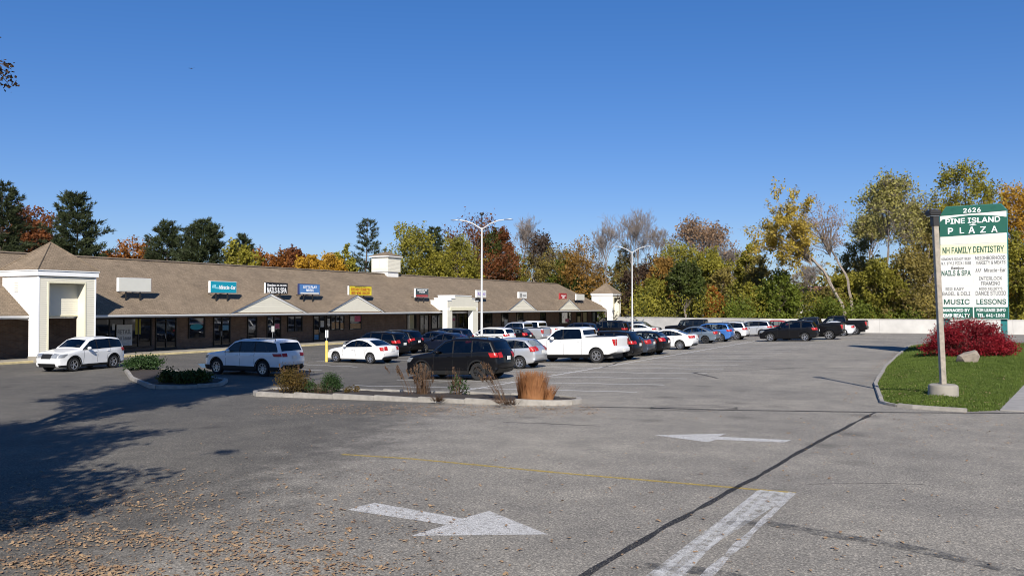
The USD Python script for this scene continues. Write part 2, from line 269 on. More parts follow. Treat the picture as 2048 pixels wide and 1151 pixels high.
leaf('leaves_yellow', [(0.288, 0.204, 0.036), (0.528, 0.396, 0.06), (0.696, 0.552, 0.108), (0.7, 0.564, 0.204)])
leaf('leaves_amber', [(0.1903, 0.1098, 0.0264), (0.4099, 0.2269, 0.0439), (0.5856, 0.3514, 0.0732), (0.6734, 0.4685, 0.1318)])
leaf('leaves_tan', [(0.2304, 0.144, 0.0864), (0.3744, 0.2448, 0.144), (0.5184, 0.3456, 0.2016), (0.6048, 0.432, 0.2448)])
leaf('leaves_brown', [(0.0468, 0.03, 0.0187), (0.1123, 0.0655, 0.0374), (0.1872, 0.103, 0.0562), (0.2808, 0.1498, 0.0749)])
leaf('leaves_crimson', [(0.14, 0.01, 0.014), (0.42, 0.016, 0.028), (0.64, 0.025, 0.05), (0.68, 0.08, 0.09)], patch=.8)
leaf('leaves_shrub_green', [(.025, .05, .015), (.06, .11, .03), (.12, .17, .05), (.20, .24, .08)], patch=1.5)
leaf('leaves_autumn_shrub', [(.06, .05, .012), (.16, .09, .02), (.28, .15, .03), (.34, .10, .03)], patch=2.5)
leaf('bluestem', [(0.24, 0.105, 0.045), (0.46, 0.23, 0.1), (0.6, 0.36, 0.18), (0.66, 0.47, 0.29)], patch=3.0)
leaf('dead_stalks', [(0.0945, 0.0567, 0.0338), (0.189, 0.1148, 0.0675), (0.297, 0.189, 0.1148), (0.378, 0.2565, 0.162)], patch=3.0)
leaf('grass_blades', [(0.08, 0.115, 0.02), (0.145, 0.2, 0.034), (0.23, 0.28, 0.055), (0.38, 0.36, 0.14)], patch=1.2)
leaf('fallen_leaf', [(0.22, 0.13, 0.07), (0.5, 0.35, 0.2), (0.66, 0.53, 0.36), (0.78, 0.7, 0.56)], patch=4.0, trans=.15)

# ------------------------------------------------------------------ ground
def sheet(xs, ys, dz):
    xs, ys = np.asarray(xs, float), np.asarray(ys, float); X, Y = np.meshgrid(xs, ys, indexing='ij')
    V = np.stack([X, Y, G(X) + dz], -1).reshape(-1, 3); n = len(ys)
    i, j = np.meshgrid(np.arange(len(xs) - 1), np.arange(n - 1), indexing='ij')
    return V, np.stack([i * n + j, (i + 1) * n + j, (i + 1) * n + j + 1, i * n + j + 1], -1).reshape(-1, 4)
single('ground', sheet([-700, -60, -29, -9, 60, 700], [-200, 0, 100, 900], -.06), LOOK['forest_floor'], kind='structure')
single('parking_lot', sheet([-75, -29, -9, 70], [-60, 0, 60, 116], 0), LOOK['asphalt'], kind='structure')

def ribbon(pts, w, rng=None, jit=0.0, wj=0.0, dz=.004, step=.25):        # a flat strip along ground points
    ls = LineString([(p[0], p[1]) for p in pts]); n = max(2, int(ls.length / step)); q = np.array([ls.interpolate(i / n, normalized=True).coords[0] for i in range(n + 1)])
    d = np.gradient(q, axis=0); d /= np.linalg.norm(d, axis=1, keepdims=True); nn = np.stack([-d[:, 1], d[:, 0]], 1)
    ww = np.full(n + 1, w / 2)
    if rng is not None:
        s = np.arange(n + 1) * step
        off = (meshkit.fbm(np.stack([s * .8, s * 0 + w * 91, s * 0], 1), 4, 3) - .5) * 2 * jit; q = q + nn * off[:, None]
        ww = ww * (1 + wj * (meshkit.fbm(np.stack([s * 1.7, s * 0 + w * 37, s * 0 + 5], 1), 3, 8) - .5) * 2)
    L, R = q + nn * ww[:, None], q - nn * ww[:, None]
    V = np.vstack([np.c_[L, G(L[:, 0]) + dz], np.c_[R, G(R[:, 0]) + dz]]); i = np.arange(n)
    return V, np.stack([i, i + 1, i + n + 2, i + n + 1], 1)
def flat(pxpts, dz=.004):
    p = np.array([gp(*q) for q in pxpts]); m = trimesh.creation.triangulate_polygon(Polygon(p[:, :2]), engine='earcut')
    v = np.c_[m[0], G(m[0][:, 0]) + dz]; return v, m[1]

rng = np.random.default_rng(11)
single('tar_seam', ribbon([gp(1150, 1165), gp(1320, 1058), gp(1500, 962), gp(1640, 880), gp(1752, 824)], .095, rng, .06, .8), LOOK['tar_sealer'], 'dark tar seam running diagonally from the bottom edge to the lawn corner', 'tar seam')
single('tar_seam', ribbon([gp(1160, 814), gp(1300, 815), gp(1480, 820), gp(1760, 824), gp(2060, 826)], .15, rng, .05, .6, dz=.006), LOOK['tar_sealer'], 'dark tar seam running across the lot between planting island and lawn corner', 'tar seam')
for k, (yy, hh) in enumerate(((815, 5), (817.5, 4))):
    a = np.linspace(0, 2 * np.pi, 30)
    single('tar_seam', ribbon([gp(1388 + 88 * math.cos(t), yy + hh * math.sin(t)) for t in a], .035, rng, .03, .4, dz=.009 + .002 * k), LOOK['tar_sealer'],
           ('oval loop of thin tar sealer on the lot, the wider one', 'oval loop of thin tar sealer on the lot, the narrower one')[k], 'tar seam')
single('crack', ribbon([gp(1005, 844), gp(1100, 847), gp(1192, 851)], .05, rng, .03, .5), LOOK['tar_sealer'], 'short dark crack in the asphalt in front of the planting island', 'crack')
single('crack', ribbon([gp(1615, 967), gp(1750, 965), gp(1850, 968)], .02, rng, .03, .5), LOOK['tar_sealer'], 'hairline crack in the asphalt right of the stop bar', 'crack')
single('crack', ribbon([gp(1385, 745), gp(1440, 743), gp(1600, 735), gp(1760, 735)], .07, rng, .1, .8, dz=.009), LOOK['tar_sealer'], 'dark crack crossing the ends of the empty stalls towards the lawn', 'crack')
single('crack', ribbon([gp(1385, 745), gp(1436, 756)], .10, rng, .05, .5, dz=.011), LOOK['tar_sealer'], 'short dark tar dash forking off the crack at the stall ends', 'crack')
single('crack', ribbon([gp(1205, 735), gp(1245, 722), gp(1282, 714)], .10, rng, .12, .5, dz=.009), LOOK['tar_sealer'], 'dark tar line behind the white pickup truck', 'crack')
single('tyre_mark', ribbon([gp(1455, 1047), gp(1530, 1045), gp(1660, 1068), gp(1830, 1096), gp(2060, 1150)], .26, rng, .03, .3, dz=.007), LOOK['tyre_rubber_smear'], 'dark curved tyre mark right of the stop bar', 'tyre mark')
single('tyre_mark', ribbon([gp(1270, 1128), gp(1400, 1140), gp(1500, 1160)], .25, rng, .03, .3, dz=.007), LOOK['tyre_rubber_smear'], 'dark tyre mark across the bottom of the stop bar', 'tyre mark')
# painted arrows, lines
single('painted_arrow', flat([(696, 1019), (718, 1012), (750, 1005), (925, 1036), (978, 1021), (1096, 1068), (822, 1071), (893, 1049)]), LOOK['white_marking'], 'worn white painted arrow in the foreground pointing right', 'road marking')
single('painted_arrow', flat([(1308, 869.5), (1452, 866.5), (1436, 872.5), (1583, 879.5), (1568, 884), (1432, 878.5), (1416, 883.5)]), LOOK['white_marking'], 'white painted arrow pointing left, beyond the yellow line', 'road marking')
single('centre_line', ribbon([gp(684, 908), gp(1140, 947), gp(1592, 985)], .10, rng, .01, .25), LOOK['yellow_marking'], 'worn yellow line painted across the driveway', 'road marking')
single('stop_bar', flat([(1520, 979), (1590, 986), (1425, 1090), (1370, 1152), (1290, 1152)], .0045), LOOK['faded_white_marking'], 'faded white stop bar running from the yellow line to the bottom edge', 'road marking')
for k, (x0, x1) in enumerate(((1521, 1300), (1545, 1340), (1586, 1400))):
    single('stop_bar_stripe', ribbon([gp(x0, 981 + k * 2), gp(x1, 1165)], .08 + .03 * (k == 2), rng, .02, .5, dz=.010), LOOK['worn_stripe'], f'{("left", "middle", "right")[k]} one of the three less worn streaks of the stop bar', 'road marking', 'less worn streaks of the stop bar')
def line(a, b, w, dz, label, group):
    single('stall_line', ribbon([a, b], w, None, dz=dz, step=.5), LOOK['stall_paint'], label, 'road marking', group)
DIV = -15.75
line((DIV, 24.6), (DIV, 101), .11, .004, 'long white line dividing the middle row of parked cars from the empty stalls', 'long white dividing line')
for k in range(-1, 24):
    t = 29.2 + 2.9 * k
    line((DIV + .06, t), (-9.5, t), .10, .004, 'white line of an empty stall, right of the long dividing line', 'white lines of the empty stalls')
    line((DIV - .06, t), (-21.6, t), .10, .004, 'white stall line beside the middle row of parked cars', 'white lines in the middle row')
for k in range(-1, 22):
    line((-35.6, 36.7 + 2.95 * k), (-29.9, 36.7 + 2.95 * k), .10, .004, 'white stall line in the row nearest the shops', 'white lines in the row by the shops')
single('blue_patch', flat([(396, 727), (425, 726), (432, 733), (404, 735)]), LOOK['blue_marking'], 'blue painted patch on the asphalt in front of the white three-row SUV', 'road marking')

# ------------------------------------------------------------------ shops
XE, ZE = -50.0, HC - .428                                           # eave
XR, ZR = -56.3, HC + 3.65                                           # ridge
XW, ZW = -53.5, -.42                                                # shop wall, walkway top
T0, T1 = 18.0, 125.0
SL = (ZR - ZE) / (XE - XR)
def roof_z(x): return ZE + SL * (XE - x)
EO, EZ, EX = np.array([0, 1.0, 0]), np.array([0, 0, 1.0]), np.array([1.0, 0, 0])
single('walkway', MB().box(XW - 20, -49.55, T0 - 2, 128.5, -.62, ZW), LOOK['concrete'], kind='structure')
mall = thing('shopping_plaza', 'long single-storey brick shopping plaza with brown shingle roof and white towers', 'building')
k = part(mall, 'kerb', MB().cbox(-49.545, -49.38, T0 - 2, 128.5, -.62, ZW + .004, .02), LOOK['kerb_yellowed'])
part(mall, 'wall', MB().box(XW - 12, XW, T0, 124.0, ZW - .1, ZE + .9), LOOK['brick'])
# roof: front slope, back slope, far hip; real thickness
TH = .16
mb = MB(); hipY = T1 - (XE - XR)
xb = XR - (XE - XR) - 3
A, B, C, D = [XE + .12, T0, ZE - .08], [XE + .12, T1 + .12, ZE - .08], [XR, hipY, ZR], [XR, T0, ZR]
E, Fp = [xb, T0, ZE - .08], [xb, T1 + .12, ZE - .08]
mb.quad(A, B, C, D); mb.quad(D, C, Fp, E); mb.tri(B, Fp, C)
for p, q in ((A, B), (B, Fp)):
    p, q = np.array(p), np.array(q); mb.quad(p, q, q - [0, 0, .05], p - [0, 0, .05])
part(mall, 'roof', mb, LOOK['shingle'])
part(mall, 'ridge_cap', MB().obox([XR, (T0 + hipY) / 2, ZR + .02], [.16, 0, -.05], [0, (hipY - T0) / 2, 0], [.02, 0, .025]).tube([XR, hipY, ZR + .02], [XE + .1, T1 + .1, ZE - .05], .06, n=5), LOOK['shingle'])
part(mall, 'soffit', MB().box(XW, XE - .02, T0, T1 - .02, ZE - .30, ZE - .26), LOOK['soffit'])
part(mall, 'fascia', MB().box(XE - .02, XE + .03, T0, T1 + .03, ZE - .30, ZE - .135).box(XE - 6, XE - .02, T1 - .02, T1 + .03, ZE - .30, ZE - .135), LOOK['trim_white'])
gut = [(0, 0), (.10, 0), (.13, .05), (.13, .10), (.11, .10), (.10, .03), (0, .03)]
part(mall, 'gutter', MB().prism(Polygon(gut), [XE + .032, T0, ZE - .235], EX, EZ, [0, 1.0, 0], 0, T1 - T0), LOOK['trim_white'])

def clap(mb, org, e, n, span, z0, z1, pitch=.115, proud=.021):      # clapboards: span(z) -> (left, right) along e
    e, n = np.asarray(e, float), np.asarray(n, float); org = np.asarray(org, float)
    z = z0
    while z < z1 - .02:
        h = min(pitch, z1 - z); a0, b0 = span(z); a1, b1 = span(z + h)
        if b0 - a0 > .05:
            P = lambda s, zz, d: org + e * s + EZ * zz + n * d
            mb.quad(P(a0, z, proud), P(b0, z, proud), P(b1, z + h, .002), P(a1, z + h, .002)); mb.quad(P(a0, z, 0), P(b0, z, 0), P(b0, z, proud), P(a0, z, proud))
        z += pitch
    return mb
def frame_poly(parent, name, outer, inner, org, e, n, d0, d1, m):
    return part(parent, name, MB().prism(Polygon(outer, [inner]), org, e, EZ, n, d0, d1), m)

# gables over the shop front
for apex, half in ((50.04, 3.93), (61.15, 3.85), (94.8, 3.8), (109.4, 3.65)):
    zt = ZE + 1.42; xg = XE + .05
    sp = lambda z, a=apex, h=half: (a - h * (zt - z) / (zt - ZE), a + h * (zt - z) / (zt - ZE))
    g = part(mall, 'gable', MB().prism(Polygon([(apex - half, ZE - .06), (apex + half, ZE - .06), (apex, zt)]), [xg, 0, 0], EO, EZ, EX, -.05, 0), LOOK['siding_cream'])
    part(g, 'siding', clap(MB(), [xg, 0, 0], EO, EX, sp, ZE - .02, zt - .1, .19), LOOK['siding_cream'])
    mb = MB(); rf = MB()
    for s in (-1, 1):
        w = .14
        a = Polygon([(apex + s * (half + .1), ZE - .09), (apex + s * (half + .45), ZE - .09), (apex, zt + .12), (apex, zt - .06)])
        mb.prism(a.buffer(0), [xg, 0, 0], EO, EZ, EX, .022, .075)
        # little roof running back into the main slope
        back = XE - (zt + .16 - ZE) / SL
        rf.quad([xg + .14, apex + s * (half + .5), ZE - .10], [xg + .14, apex, zt + .15], [back, apex, zt + .15], [XE + .08, apex + s * (half + .5), ZE - .10])
        rf.quad([xg + .14, apex + s * (half + .5), ZE - .14], [xg + .14, apex, zt + .11], [xg + .14, apex, zt + .15], [xg + .14, apex + s * (half + .5), ZE - .10])
    part(g, 'gable_trim', mb, LOOK['trim_white']); part(g, 'gable_roof', rf, LOOK['shingle'])

def tower(t0, t1, x0, x1, open_side, near_vent):
    zb, zs, zt, pk = -.55, 4.75, 5.11, 6.95
    if t0 > 100: zt, zs, pk = 5.0, 4.7, 6.75
    f = zb + .38
    zu = ZE - .31                                                   # the walkway passes through the tower under the eave
    tw = part(mall, 'tower', MB().box(x0, x1, t0, t0 + .12, zu, zs).box(XE + .06, x1, t0, t0 + .12, f, zu).box(x0, x0 + .12, t0 + .12, t1, zu, zs).box(x0 + .12, x1, t1 - .12, t1, zu, zs).box(XE + .06, x1, t1 - .12, t1, f, zu), LOOK['siding_white'])
    a, b = t0 + .65, t1 - .75
    part(tw, 'foundation', MB().box(XE + .05, x1 + .03, t0 - .03, a, zb, f), LOOK['concrete']); part(tw, 'foundation', MB().box(XE + .05, x1 + .03, b, t1 + .03, zb, f), LOOK['concrete'])
    mb = MB(); clap(mb, [0, t0, 0], EX, -EO, lambda z: (x0, x1) if z >= zu else (XE + .06, x1), f, zs)
    part(tw, 'near_siding', mb, LOOK['siding_white'])
    mb = MB().box(x1 - .12, x1 - .001, t0 + .12, a, f, zs).box(x1 - .12, x1 - .001, b, t1 - .12, f, zs).box(x1 - .12, x1 - .001, a, b, 4.32, zs)
    for q0, q1, z0, z1 in ((t0, a, f, zs), (b, t1, f, zs), (a, b, 4.32, zs)):
        clap(mb, [x1, 0, 0], EO, EX, lambda z, q=(q0, q1): q, z0, z1)
    part(tw, 'front_siding', mb, LOOK['siding_cream'])
    # recessed panel over the passage
    mb = MB().box(x1 - .80, x1 - .70, a, b, 2.32, 4.32); clap(mb, [x1 - .70, 0, 0], EO, EX, lambda z: (a, b), 2.34, 4.30)
    mb.box(x1 - .8, x1 - .12, b, b + .06, f, 4.32).box(x1 - .8, x1 - .12, a - .06, a, f, 4.32)
    part(tw, 'recess_panel', mb, LOOK['siding_cream'])
    part(tw, 'passage_wall', MB().box(XW - .1, XW + .012, t0 - .4, t1 + .4, zb, 2.3), LOOK['brick'])
    part(tw, 'passage_ceiling', MB().box(x0 + .13, x1 - .81, t0 + .13, t1 - .13, 2.22, 2.30), LOOK['soffit'])
    part(tw, 'opening_trim', MB().box(x1 + .003, x1 + .04, a - .09, a, f, 4.4).box(x1 + .003, x1 + .04, b, b + .09, f, 4.4).box(x1 + .003, x1 + .04, a, b, 4.31, 4.40).box(x1 - .69, x1 - .64, a, b, 2.25, 2.33), LOOK['trim_cream'])
    part(tw, 'corner_trim', MB().box(x1 - .08, x1 + .03, t0 - .03, t0 + .06, f, zs).box(x1 - .06, x1 + .028, t1 - .08, t1 + .02, f, zs).box(x0 - .02, x0 + .06, t0 - .028, t0 + .06, ZE, zs), LOOK['trim_white'])
    o = .13
    part(tw, 'eave', MB().box(x0 - o, x1 + o, t0 - o, t1 + o, zs, zt - .06).box(x0 - o - .05, x1 + o + .05, t0 - o - .05, t1 + o + .05, zt - .06, zt), LOOK['trim_white'])
    c = [(x0 + x1) / 2, (t0 + t1) / 2, pk]; q = [[x0 - o - .06, t0 - o - .06, zt + .004], [x1 + o + .06, t0 - o - .06, zt + .004], [x1 + o + .06, t1 + o + .06, zt + .004], [x0 - o - .06, t1 + o + .06, zt + .004]]
    mb = MB()
    for i in range(4): mb.tri(q[i], q[(i + 1) % 4], c); mb.tube(np.array(q[i]) + [0, 0, .02], c, .05, n=5)
    part(tw, 'tower_roof', mb, LOOK['shingle'])
    if near_vent:
        part(tw, 'vent', MB().box(x0 + 1.25, x0 + 1.75, t0 - .05, t0 - .018, 3.75, 4.45), LOOK['trim_white'])
        mb = MB()
        for i in range(6): mb.obox([x0 + 1.5, t0 - .065, 3.83 + i * .105], [.2, 0, 0], [0, .012, .03], [0, -.004, .004])
        part(tw, 'vent_slats', mb, LOOK['siding_cream'])
    return tw
tower(30.0, 33.75, -52.7, -49.0, True, True)
tower(124.2, 127.8, -52.6, -49.0, True, True)

# stepped entrance portal
t0, t1, xp = 75.4, 81.9, -49.0
ops = (76.35, 80.75); zo = 2.45
step = [(t0, -.5), (ops[0], -.5), (ops[0], zo), (ops[1], zo), (ops[1], -.5), (t1, -.5), (t1, 3.5), (t1 - .75, 3.5), (t1 - .75, 3.75), (t1 - 1.5, 3.75), (t1 - 1.5, 4.05), (t0 + 1.5, 4.05), (t0 + 1.5, 3.75), (t0 + .75, 3.75), (t0 + .75, 3.5), (t0, 3.5)]
po = part(mall, 'portal', MB().prism(Polygon(step), [xp, 0, 0], EO, EZ, EX, -.62, 0).prism(Polygon(step).intersection(sbox(t0, zo + .02, t1, 9)), [xp, 0, 0], EO, EZ, EX, -2.2, -.621), LOOK['siding_white'])
mb = MB()
clap(mb, [xp, 0, 0], EO, EX, lambda z: (t0, ops[0]), -.4, zo); clap(mb, [xp, 0, 0], EO, EX, lambda z: (ops[1], t1), -.4, zo)
clap(mb, [xp, 0, 0], EO, EX, lambda z: (t0, t1) if z < 3.4 else (t0 + .75, t1 - .75) if z < 3.65 else (t0 + 1.5, t1 - 1.5), zo + .35, 4.0)
part(po, 'siding', mb, LOOK['siding_cream'])
part(po, 'header', MB().box(xp + .02, xp + .06, t0 + .5, t1 - .5, zo, zo + .35), LOOK['trim_cream'])
cp = MB()
for a, b, z in ((t0, t0 + .75, 3.5), (t0 + .75, t0 + 1.5, 3.75), (t0 + 1.5, t1 - 1.5, 4.05), (t1 - 1.5, t1 - .75, 3.75), (t1 - .75, t1, 3.5)): cp.box(xp - 2.25, xp + .07, a - .04, b + .04, z + .003, z + .08)
part(po, 'coping', cp, LOOK['trim_white'])

# cupola on the ridge
c0, c1, q0, q1 = -58.0, -55.7, 73.6, 75.9
cu = part(mall, 'cupola', MB().box(c0 + .22, c1 - .12, q0 + .12, q1 - .22, 5.9, 6.75).box(c0, c1, q0, q1, 6.75, 8.42), LOOK['siding_white'])
mb = MB(); clap(mb, [c1, 0, 0], EO, EX, lambda z: (q0, q1), 6.8, 8.4, .15); clap(mb, [0, q0, 0], EX, -EO, lambda z: (c0, c1), 6.8, 8.4, .15)
part(cu, 'siding', mb, LOOK['siding_cream'])
part(cu, 'louvre', MB().box(c0 + .25, c0 + 1.0, q0 - .04, q0 - .018, 7.2, 8.1).box(c0 + 1.3, c0 + 2.05, q0 - .04, q0 - .018, 7.2, 8.1), LOOK['trim_white'])
part(cu, 'eave', MB().box(c0 - .2, c1 + .2, q0 - .2, q1 + .2, 8.42, 8.55), LOOK['trim_white'])
mb = MB(); q = [[c0 - .24, q0 - .24, 8.553], [c1 + .24, q0 - .24, 8.553], [c1 + .24, q1 + .24, 8.553], [c0 - .24, q1 + .24, 8.553]]
for i in range(4): mb.tri(q[i], q[(i + 1) % 4], [(c0 + c1) / 2, (q0 + q1) / 2, 9.1])
part(cu, 'cupola_roof', mb, LOOK['shingle'])
part(mall, 'vent_pipe', MB().tube([-52.6, 66.5, roof_z(-52.6) - .1], [-52.6, 66.5, roof_z(-52.6) + .55], .07), LOOK['dark_metal'])

# shop windows and doors on the wall plane
def wall_t(px): return on_x(px, 650, XW)[1]
def window(x0, x1, z0, z1, bars=0, door=False, fill=None):
    t0, t1 = wall_t(x0), wall_t(x1); fw = .07; n = 'door' if door else 'window'
    mb = MB().box(XW + .002, XW + .10, t0, t0 + fw, z0, z1).box(XW + .002, XW + .10, t1 - fw, t1, z0, z1).box(XW + .002, XW + .10, t0 + fw, t1 - fw, z1 - fw, z1).box(XW + .002, XW + .10, t0 + fw, t1 - fw, z0, z0 + fw * (2.2 if door else 1))
    for i in range(bars):
        u = t0 + (t1 - t0) * (i + 1) / (bars + 1); mb.box(XW + .002, XW + .09, u - .03, u + .03, z0 + fw, z1 - fw)
    if door: mb.box(XW + .002, XW + .09, t0 + fw, t1 - fw, z0 + 2.1, z0 + 2.16)
    w = part(mall, n, mb, LOOK['bronze_frame'])
    part(w, 'pane', MB().box(XW + .012, XW + .024, t0 + fw, t1 - fw, z0 + fw, z1 - fw), LOOK['pane'])
    if door: part(w, 'handle', MB().tube([XW + .15, t0 + (t1 - t0) * .44, z0 + .85], [XW + .15, t0 + (t1 - t0) * .44, z0 + 1.25], .018, n=6), LOOK['grey_metal'])
    for kind, a, b, c, d in (fill or []):
        part(w, 'poster', MB().box(XW + .026, XW + .032, t0 + (t1 - t0) * a, t0 + (t1 - t0) * b, z0 + (z1 - z0) * c, z0 + (z1 - z0) * d), LOOK[kind])
    return w
zt = ZE - .42; zd = ZW + .01
window(188, 303, zd + .25, zt, 3, fill=[('shopwall_yellow', .70, .80, .45, .97), ('poster_white', .30, .345, .62, .82)])
window(310, 352, zd, zt, 1, True)
window(376, 409, .35, zt, 0)
window(426, 460, zd, zt, 1, True, fill=[('poster_blue', .55, .9, .55, .72)])
window(494, 513, zd + .3, zt, 0, fill=[('poster_white', .2, .8, .5, .6)])
window(533, 561, zd, zt, 1, True, fill=[('poster_pink', .6, .9, .55, .72), ('poster_white', .15, .35, .5, .6)])
window(574, 604, .55, zt, 1)
window(626, 650, zd, zt, 1, True, fill=[('poster_blue', .1, .45, .05, .25), ('poster_warm', .1, .45, .28, .45), ('poster_white', .6, .9, .55, .8)])
window(652, 688, .55, zt, 3, fill=[('poster_warm', .30, .68, .12, .55), ('poster_warm', .74, .95, .1, .5), ('poster_white', .06, .2, .5, .8)])
window(698, 722, .55, zt, 0, fill=[('poster_pink', .45, .95, .55, .97), ('poster_warm', .05, .95, .08, .42), ('poster_white', .05, .4, .6, .9)])
window(813, 832, .3, zt, 0, fill=[('curtain_cream', .3, .75, .03, .97)])
window(839, 857, zd, zt, 1, True)
window(862, 887, .3, zt, 1, fill=[('curtain_cream', .66, .86, .03, .97)])
window(900, 912, .3, zt, 0, fill=[('poster_pink', .3, .8, .5, .7)])
window(917, 935, zd, zt, 1, True)
for a, b, fl in ((967, 984, []), (1002, 1016, [('poster_white', .45, .9, .05, .5)]), (1032, 1046, [('poster_white', .3, .9, .05, .4)]), (1080, 1091, []), (1118, 1142, [('poster_pink', .5, .8, .1, .4)]), (1152, 1161, [('curtain_cream', .3, .9, .05, .6)]), (1165, 1174, [('curtain_cream', .1, .9, .05, .95)]), (1183, 1193, [('curtain_cream', .2, .7, .05, .95)])):
    window(a, b, .3, zt, 0, fill=fl)
def lettering(parent, text, m, org, e, n, x0, z0, width, height, bold=True, name='lettering', d=.012):
    t = meshkit.text_mesh(text, height, d, bold); v = np.array(t.vertices); lo, hi = v[:, 0].min(), v[:, 0].max()
    v[:, 0] = x0 + (v[:, 0] - lo) / (hi - lo) * width; v[:, 1] += z0
    e, n = np.asarray(e, float), np.asarray(n, float)
    return part(parent, name, (np.asarray(org, float) + v[:, :1] * e + v[:, 1:2] * EZ + v[:, 2:] * n, t.faces), LOOK[m])
# teal oval in a window and lease notice
a = np.linspace(0, 2 * np.pi, 24)[:-1]; tc = wall_t(392)
ov = single('oval_sign', MB().prism(Polygon([(tc + .62 * math.cos(q), 1.25 + .24 * math.sin(q)) for q in a]), [XW + .03, 0, 0], EO, EZ, EX, 0, .03), LOOK['sign_teal'], 'teal oval sign in the shop window left of the double doors', 'sign')
tl0, tl1 = wall_t(231), wall_t(262)
ls = thing('lease_notice', 'white notice board reading RETAIL FOR LEASE in the left shop window', 'sign')
part(ls, 'board', MB().box(XW + .11, XW + .14, tl0, tl1, .02, 1.55), LOOK['poster_white'])
lettering(ls, 'RETAIL', 'letter_grey', [XW + .14, 0, 0], EO, EX, tl0 + .08, .88, tl1 - tl0 - .16, .30); lettering(ls, 'For Lease', 'letter_grey', [XW + .14, 0, 0], EO, EX, tl0 + .1, .45, tl1 - tl0 - .2, .26)

# roof signs
def roof_sign(px0, px1, py0, py1, face, frame, label, words=(), extra=None, side='trim_white'):
    x = -51.25; p = on_x(px0, py1, x); q = on_x(px1, py0, x); a, b = p[1], q[1]; z0, z1 = on_x((px0 + px1) / 2, py1, x)[2], on_x((px0 + px1) / 2, py0, x)[2]
    s = thing('roof_sign', label, 'sign', 'signs standing on the plaza roof')
    W, H = b - a, z1 - z0
    part(s, 'cabinet', MB().cbox(x - .21, x, a, b, z0, z1, .02), LOOK[frame])
    part(s, 'end_panel', MB().box(x - .195, x - .015, a - .012, a + .005, z0 + .03, z1 - .03), LOOK[side])
    part(s, 'face', MB().box(x - .01, x + .012, a + .05, b - .05, z0 + .05, z1 - .05), LOOK[face])
    for u in (.25, .68):
        y = a + W * u; part(s, 'post', MB().box(x - .15, x - .07, y - .04, y + .04, roof_z(x) - .1, z0), LOOK['dark_metal'])
        xx = x - 1.05; part(s, 'brace', MB().tube([xx, y, roof_z(xx) - .03], [x - .2, y, z0 + .05], .03, n=5), LOOK['dark_metal'])
    for text, m, u0, v0, uw, hh in words:
        lettering(s, text, m, [x + .012, 0, 0], EO, EX, a + W * u0, z0 + H * v0, W * uw, H * hh)
    if extra: extra(s, x + .013, a, z0, W, H)
    return s
roof_sign(237, 303, 555.5, 583.5, 'sign_grey_white', 'grey_cabinet', 'blank pale grey roof sign right of the near tower')
def ear(s, x, a, z, W, H):
    for dx, sgn in ((.06, 1), (.20, -1)):
        mb = MB()
        for i in range(3):
            o = dx + .045 * i
            mb.prism(Polygon([(W * o, H * (.42 if sgn > 0 else .36)), (W * (o + .03), H * (.42 if sgn > 0 else .36)), (W * (o + .03 + .03 * sgn), H * (.68 if sgn > 0 else .5)), (W * (o + .03 * sgn), H * (.68 if sgn > 0 else .5))]), [x, a, z], EO, EZ, EX, 0, .01)
        part(s, 'emblem', mb, LOOK['letter_teal_pale'])
roof_sign(420.5, 473.5, 562, 586, 'sign_teal', 'grey_cabinet', 'teal roof sign with white lettering', [('Miracle-Ear', 'letter_white', .33, .34, .62, .30)], ear)
roof_sign(531.5, 576, 565, 587.5, 'sign_black', 'sign_black', 'black roof sign reading NAILS & SPA in white', [('NAILS & SPA', 'letter_white', .05, .10, .88, .46), ('Benjoo', 'letter_white', .07, .67, .36, .2), ('603-782-2259', 'letter_white', .48, .69, .44, .15)])
def strip(m, v0, v1): return lambda s, x, a, z, W, H: part(s, 'strip', MB().box(x, x + .012, a + W * .06, a + W * .94, z + H * v0, z + H * v1), LOOK[m])
roof_sign(598.5, 640, 567.5, 589, 'sign_blue', 'sign_navy', 'blue roof sign reading LET\'S PLAY MUSIC', [("LET'S PLAY", 'letter_white', .18, .60, .66, .22), ('MUSIC', 'letter_white', .33, .30, .36, .22)], strip('sign_white', .07, .2), 'sign_navy')
roof_sign(698.5, 743.5, 571.5, 591, 'sign_yellow', 'sign_black', 'yellow roof sign reading DISCOUNT CIGARETTES in red', [('DISCOUNT CIGARETTES', 'letter_red', .07, .50, .86, .27), ('BEER-WINE-GROCERY', 'letter_red', .09, .14, .82, .26), ('NEIGHBORHOOD VARIETY', 'letter_black', .25, .84, .5, .07)])
roof_sign(831, 857, 576.5, 594.5, 'sign_dark_slate', 'grey_cabinet', 'dark roof sign reading PIZZA with a red strip below', [('PIZZA', 'letter_white', .3, .52, .42, .15), ("SIMON'S ROAST BEEF", 'letter_white', .12, .74, .76, .13), ('623-2900', 'letter_white', .12, .1, .6, .17)], strip('sign_red', .06, .30))
roof_sign(953, 972.5, 580, 595, 'sign_white', 'grey_cabinet', 'white roof sign with purple marks behind the near lamp post', [('Kd', 'letter_purple', .12, .3, .3, .45), ('DANCE', 'letter_purple', .5, .35, .4, .3)])
roof_sign(1037.5, 1054, 583.5, 597, 'sign_white', 'grey_cabinet', 'white roof sign with a black figure, above the third gable', [('8', 'letter_black', .16, .25, .2, .55), ('FRAMING', 'letter_grey', .45, .35, .45, .26)])
roof_sign(1120, 1133.5, 586, 598.5, 'sign_red', 'sign_red', 'small red roof sign above the farthest gable', [('Bagel', 'letter_white', .2, .5, .6, .22), ('DELI', 'letter_white', .3, .2, .4, .2)], side='sign_red')
roof_sign(1152.5, 1169, 588, 600, 'sign_grey_white', 'grey_cabinet', 'blank white roof sign nearest the far tower')

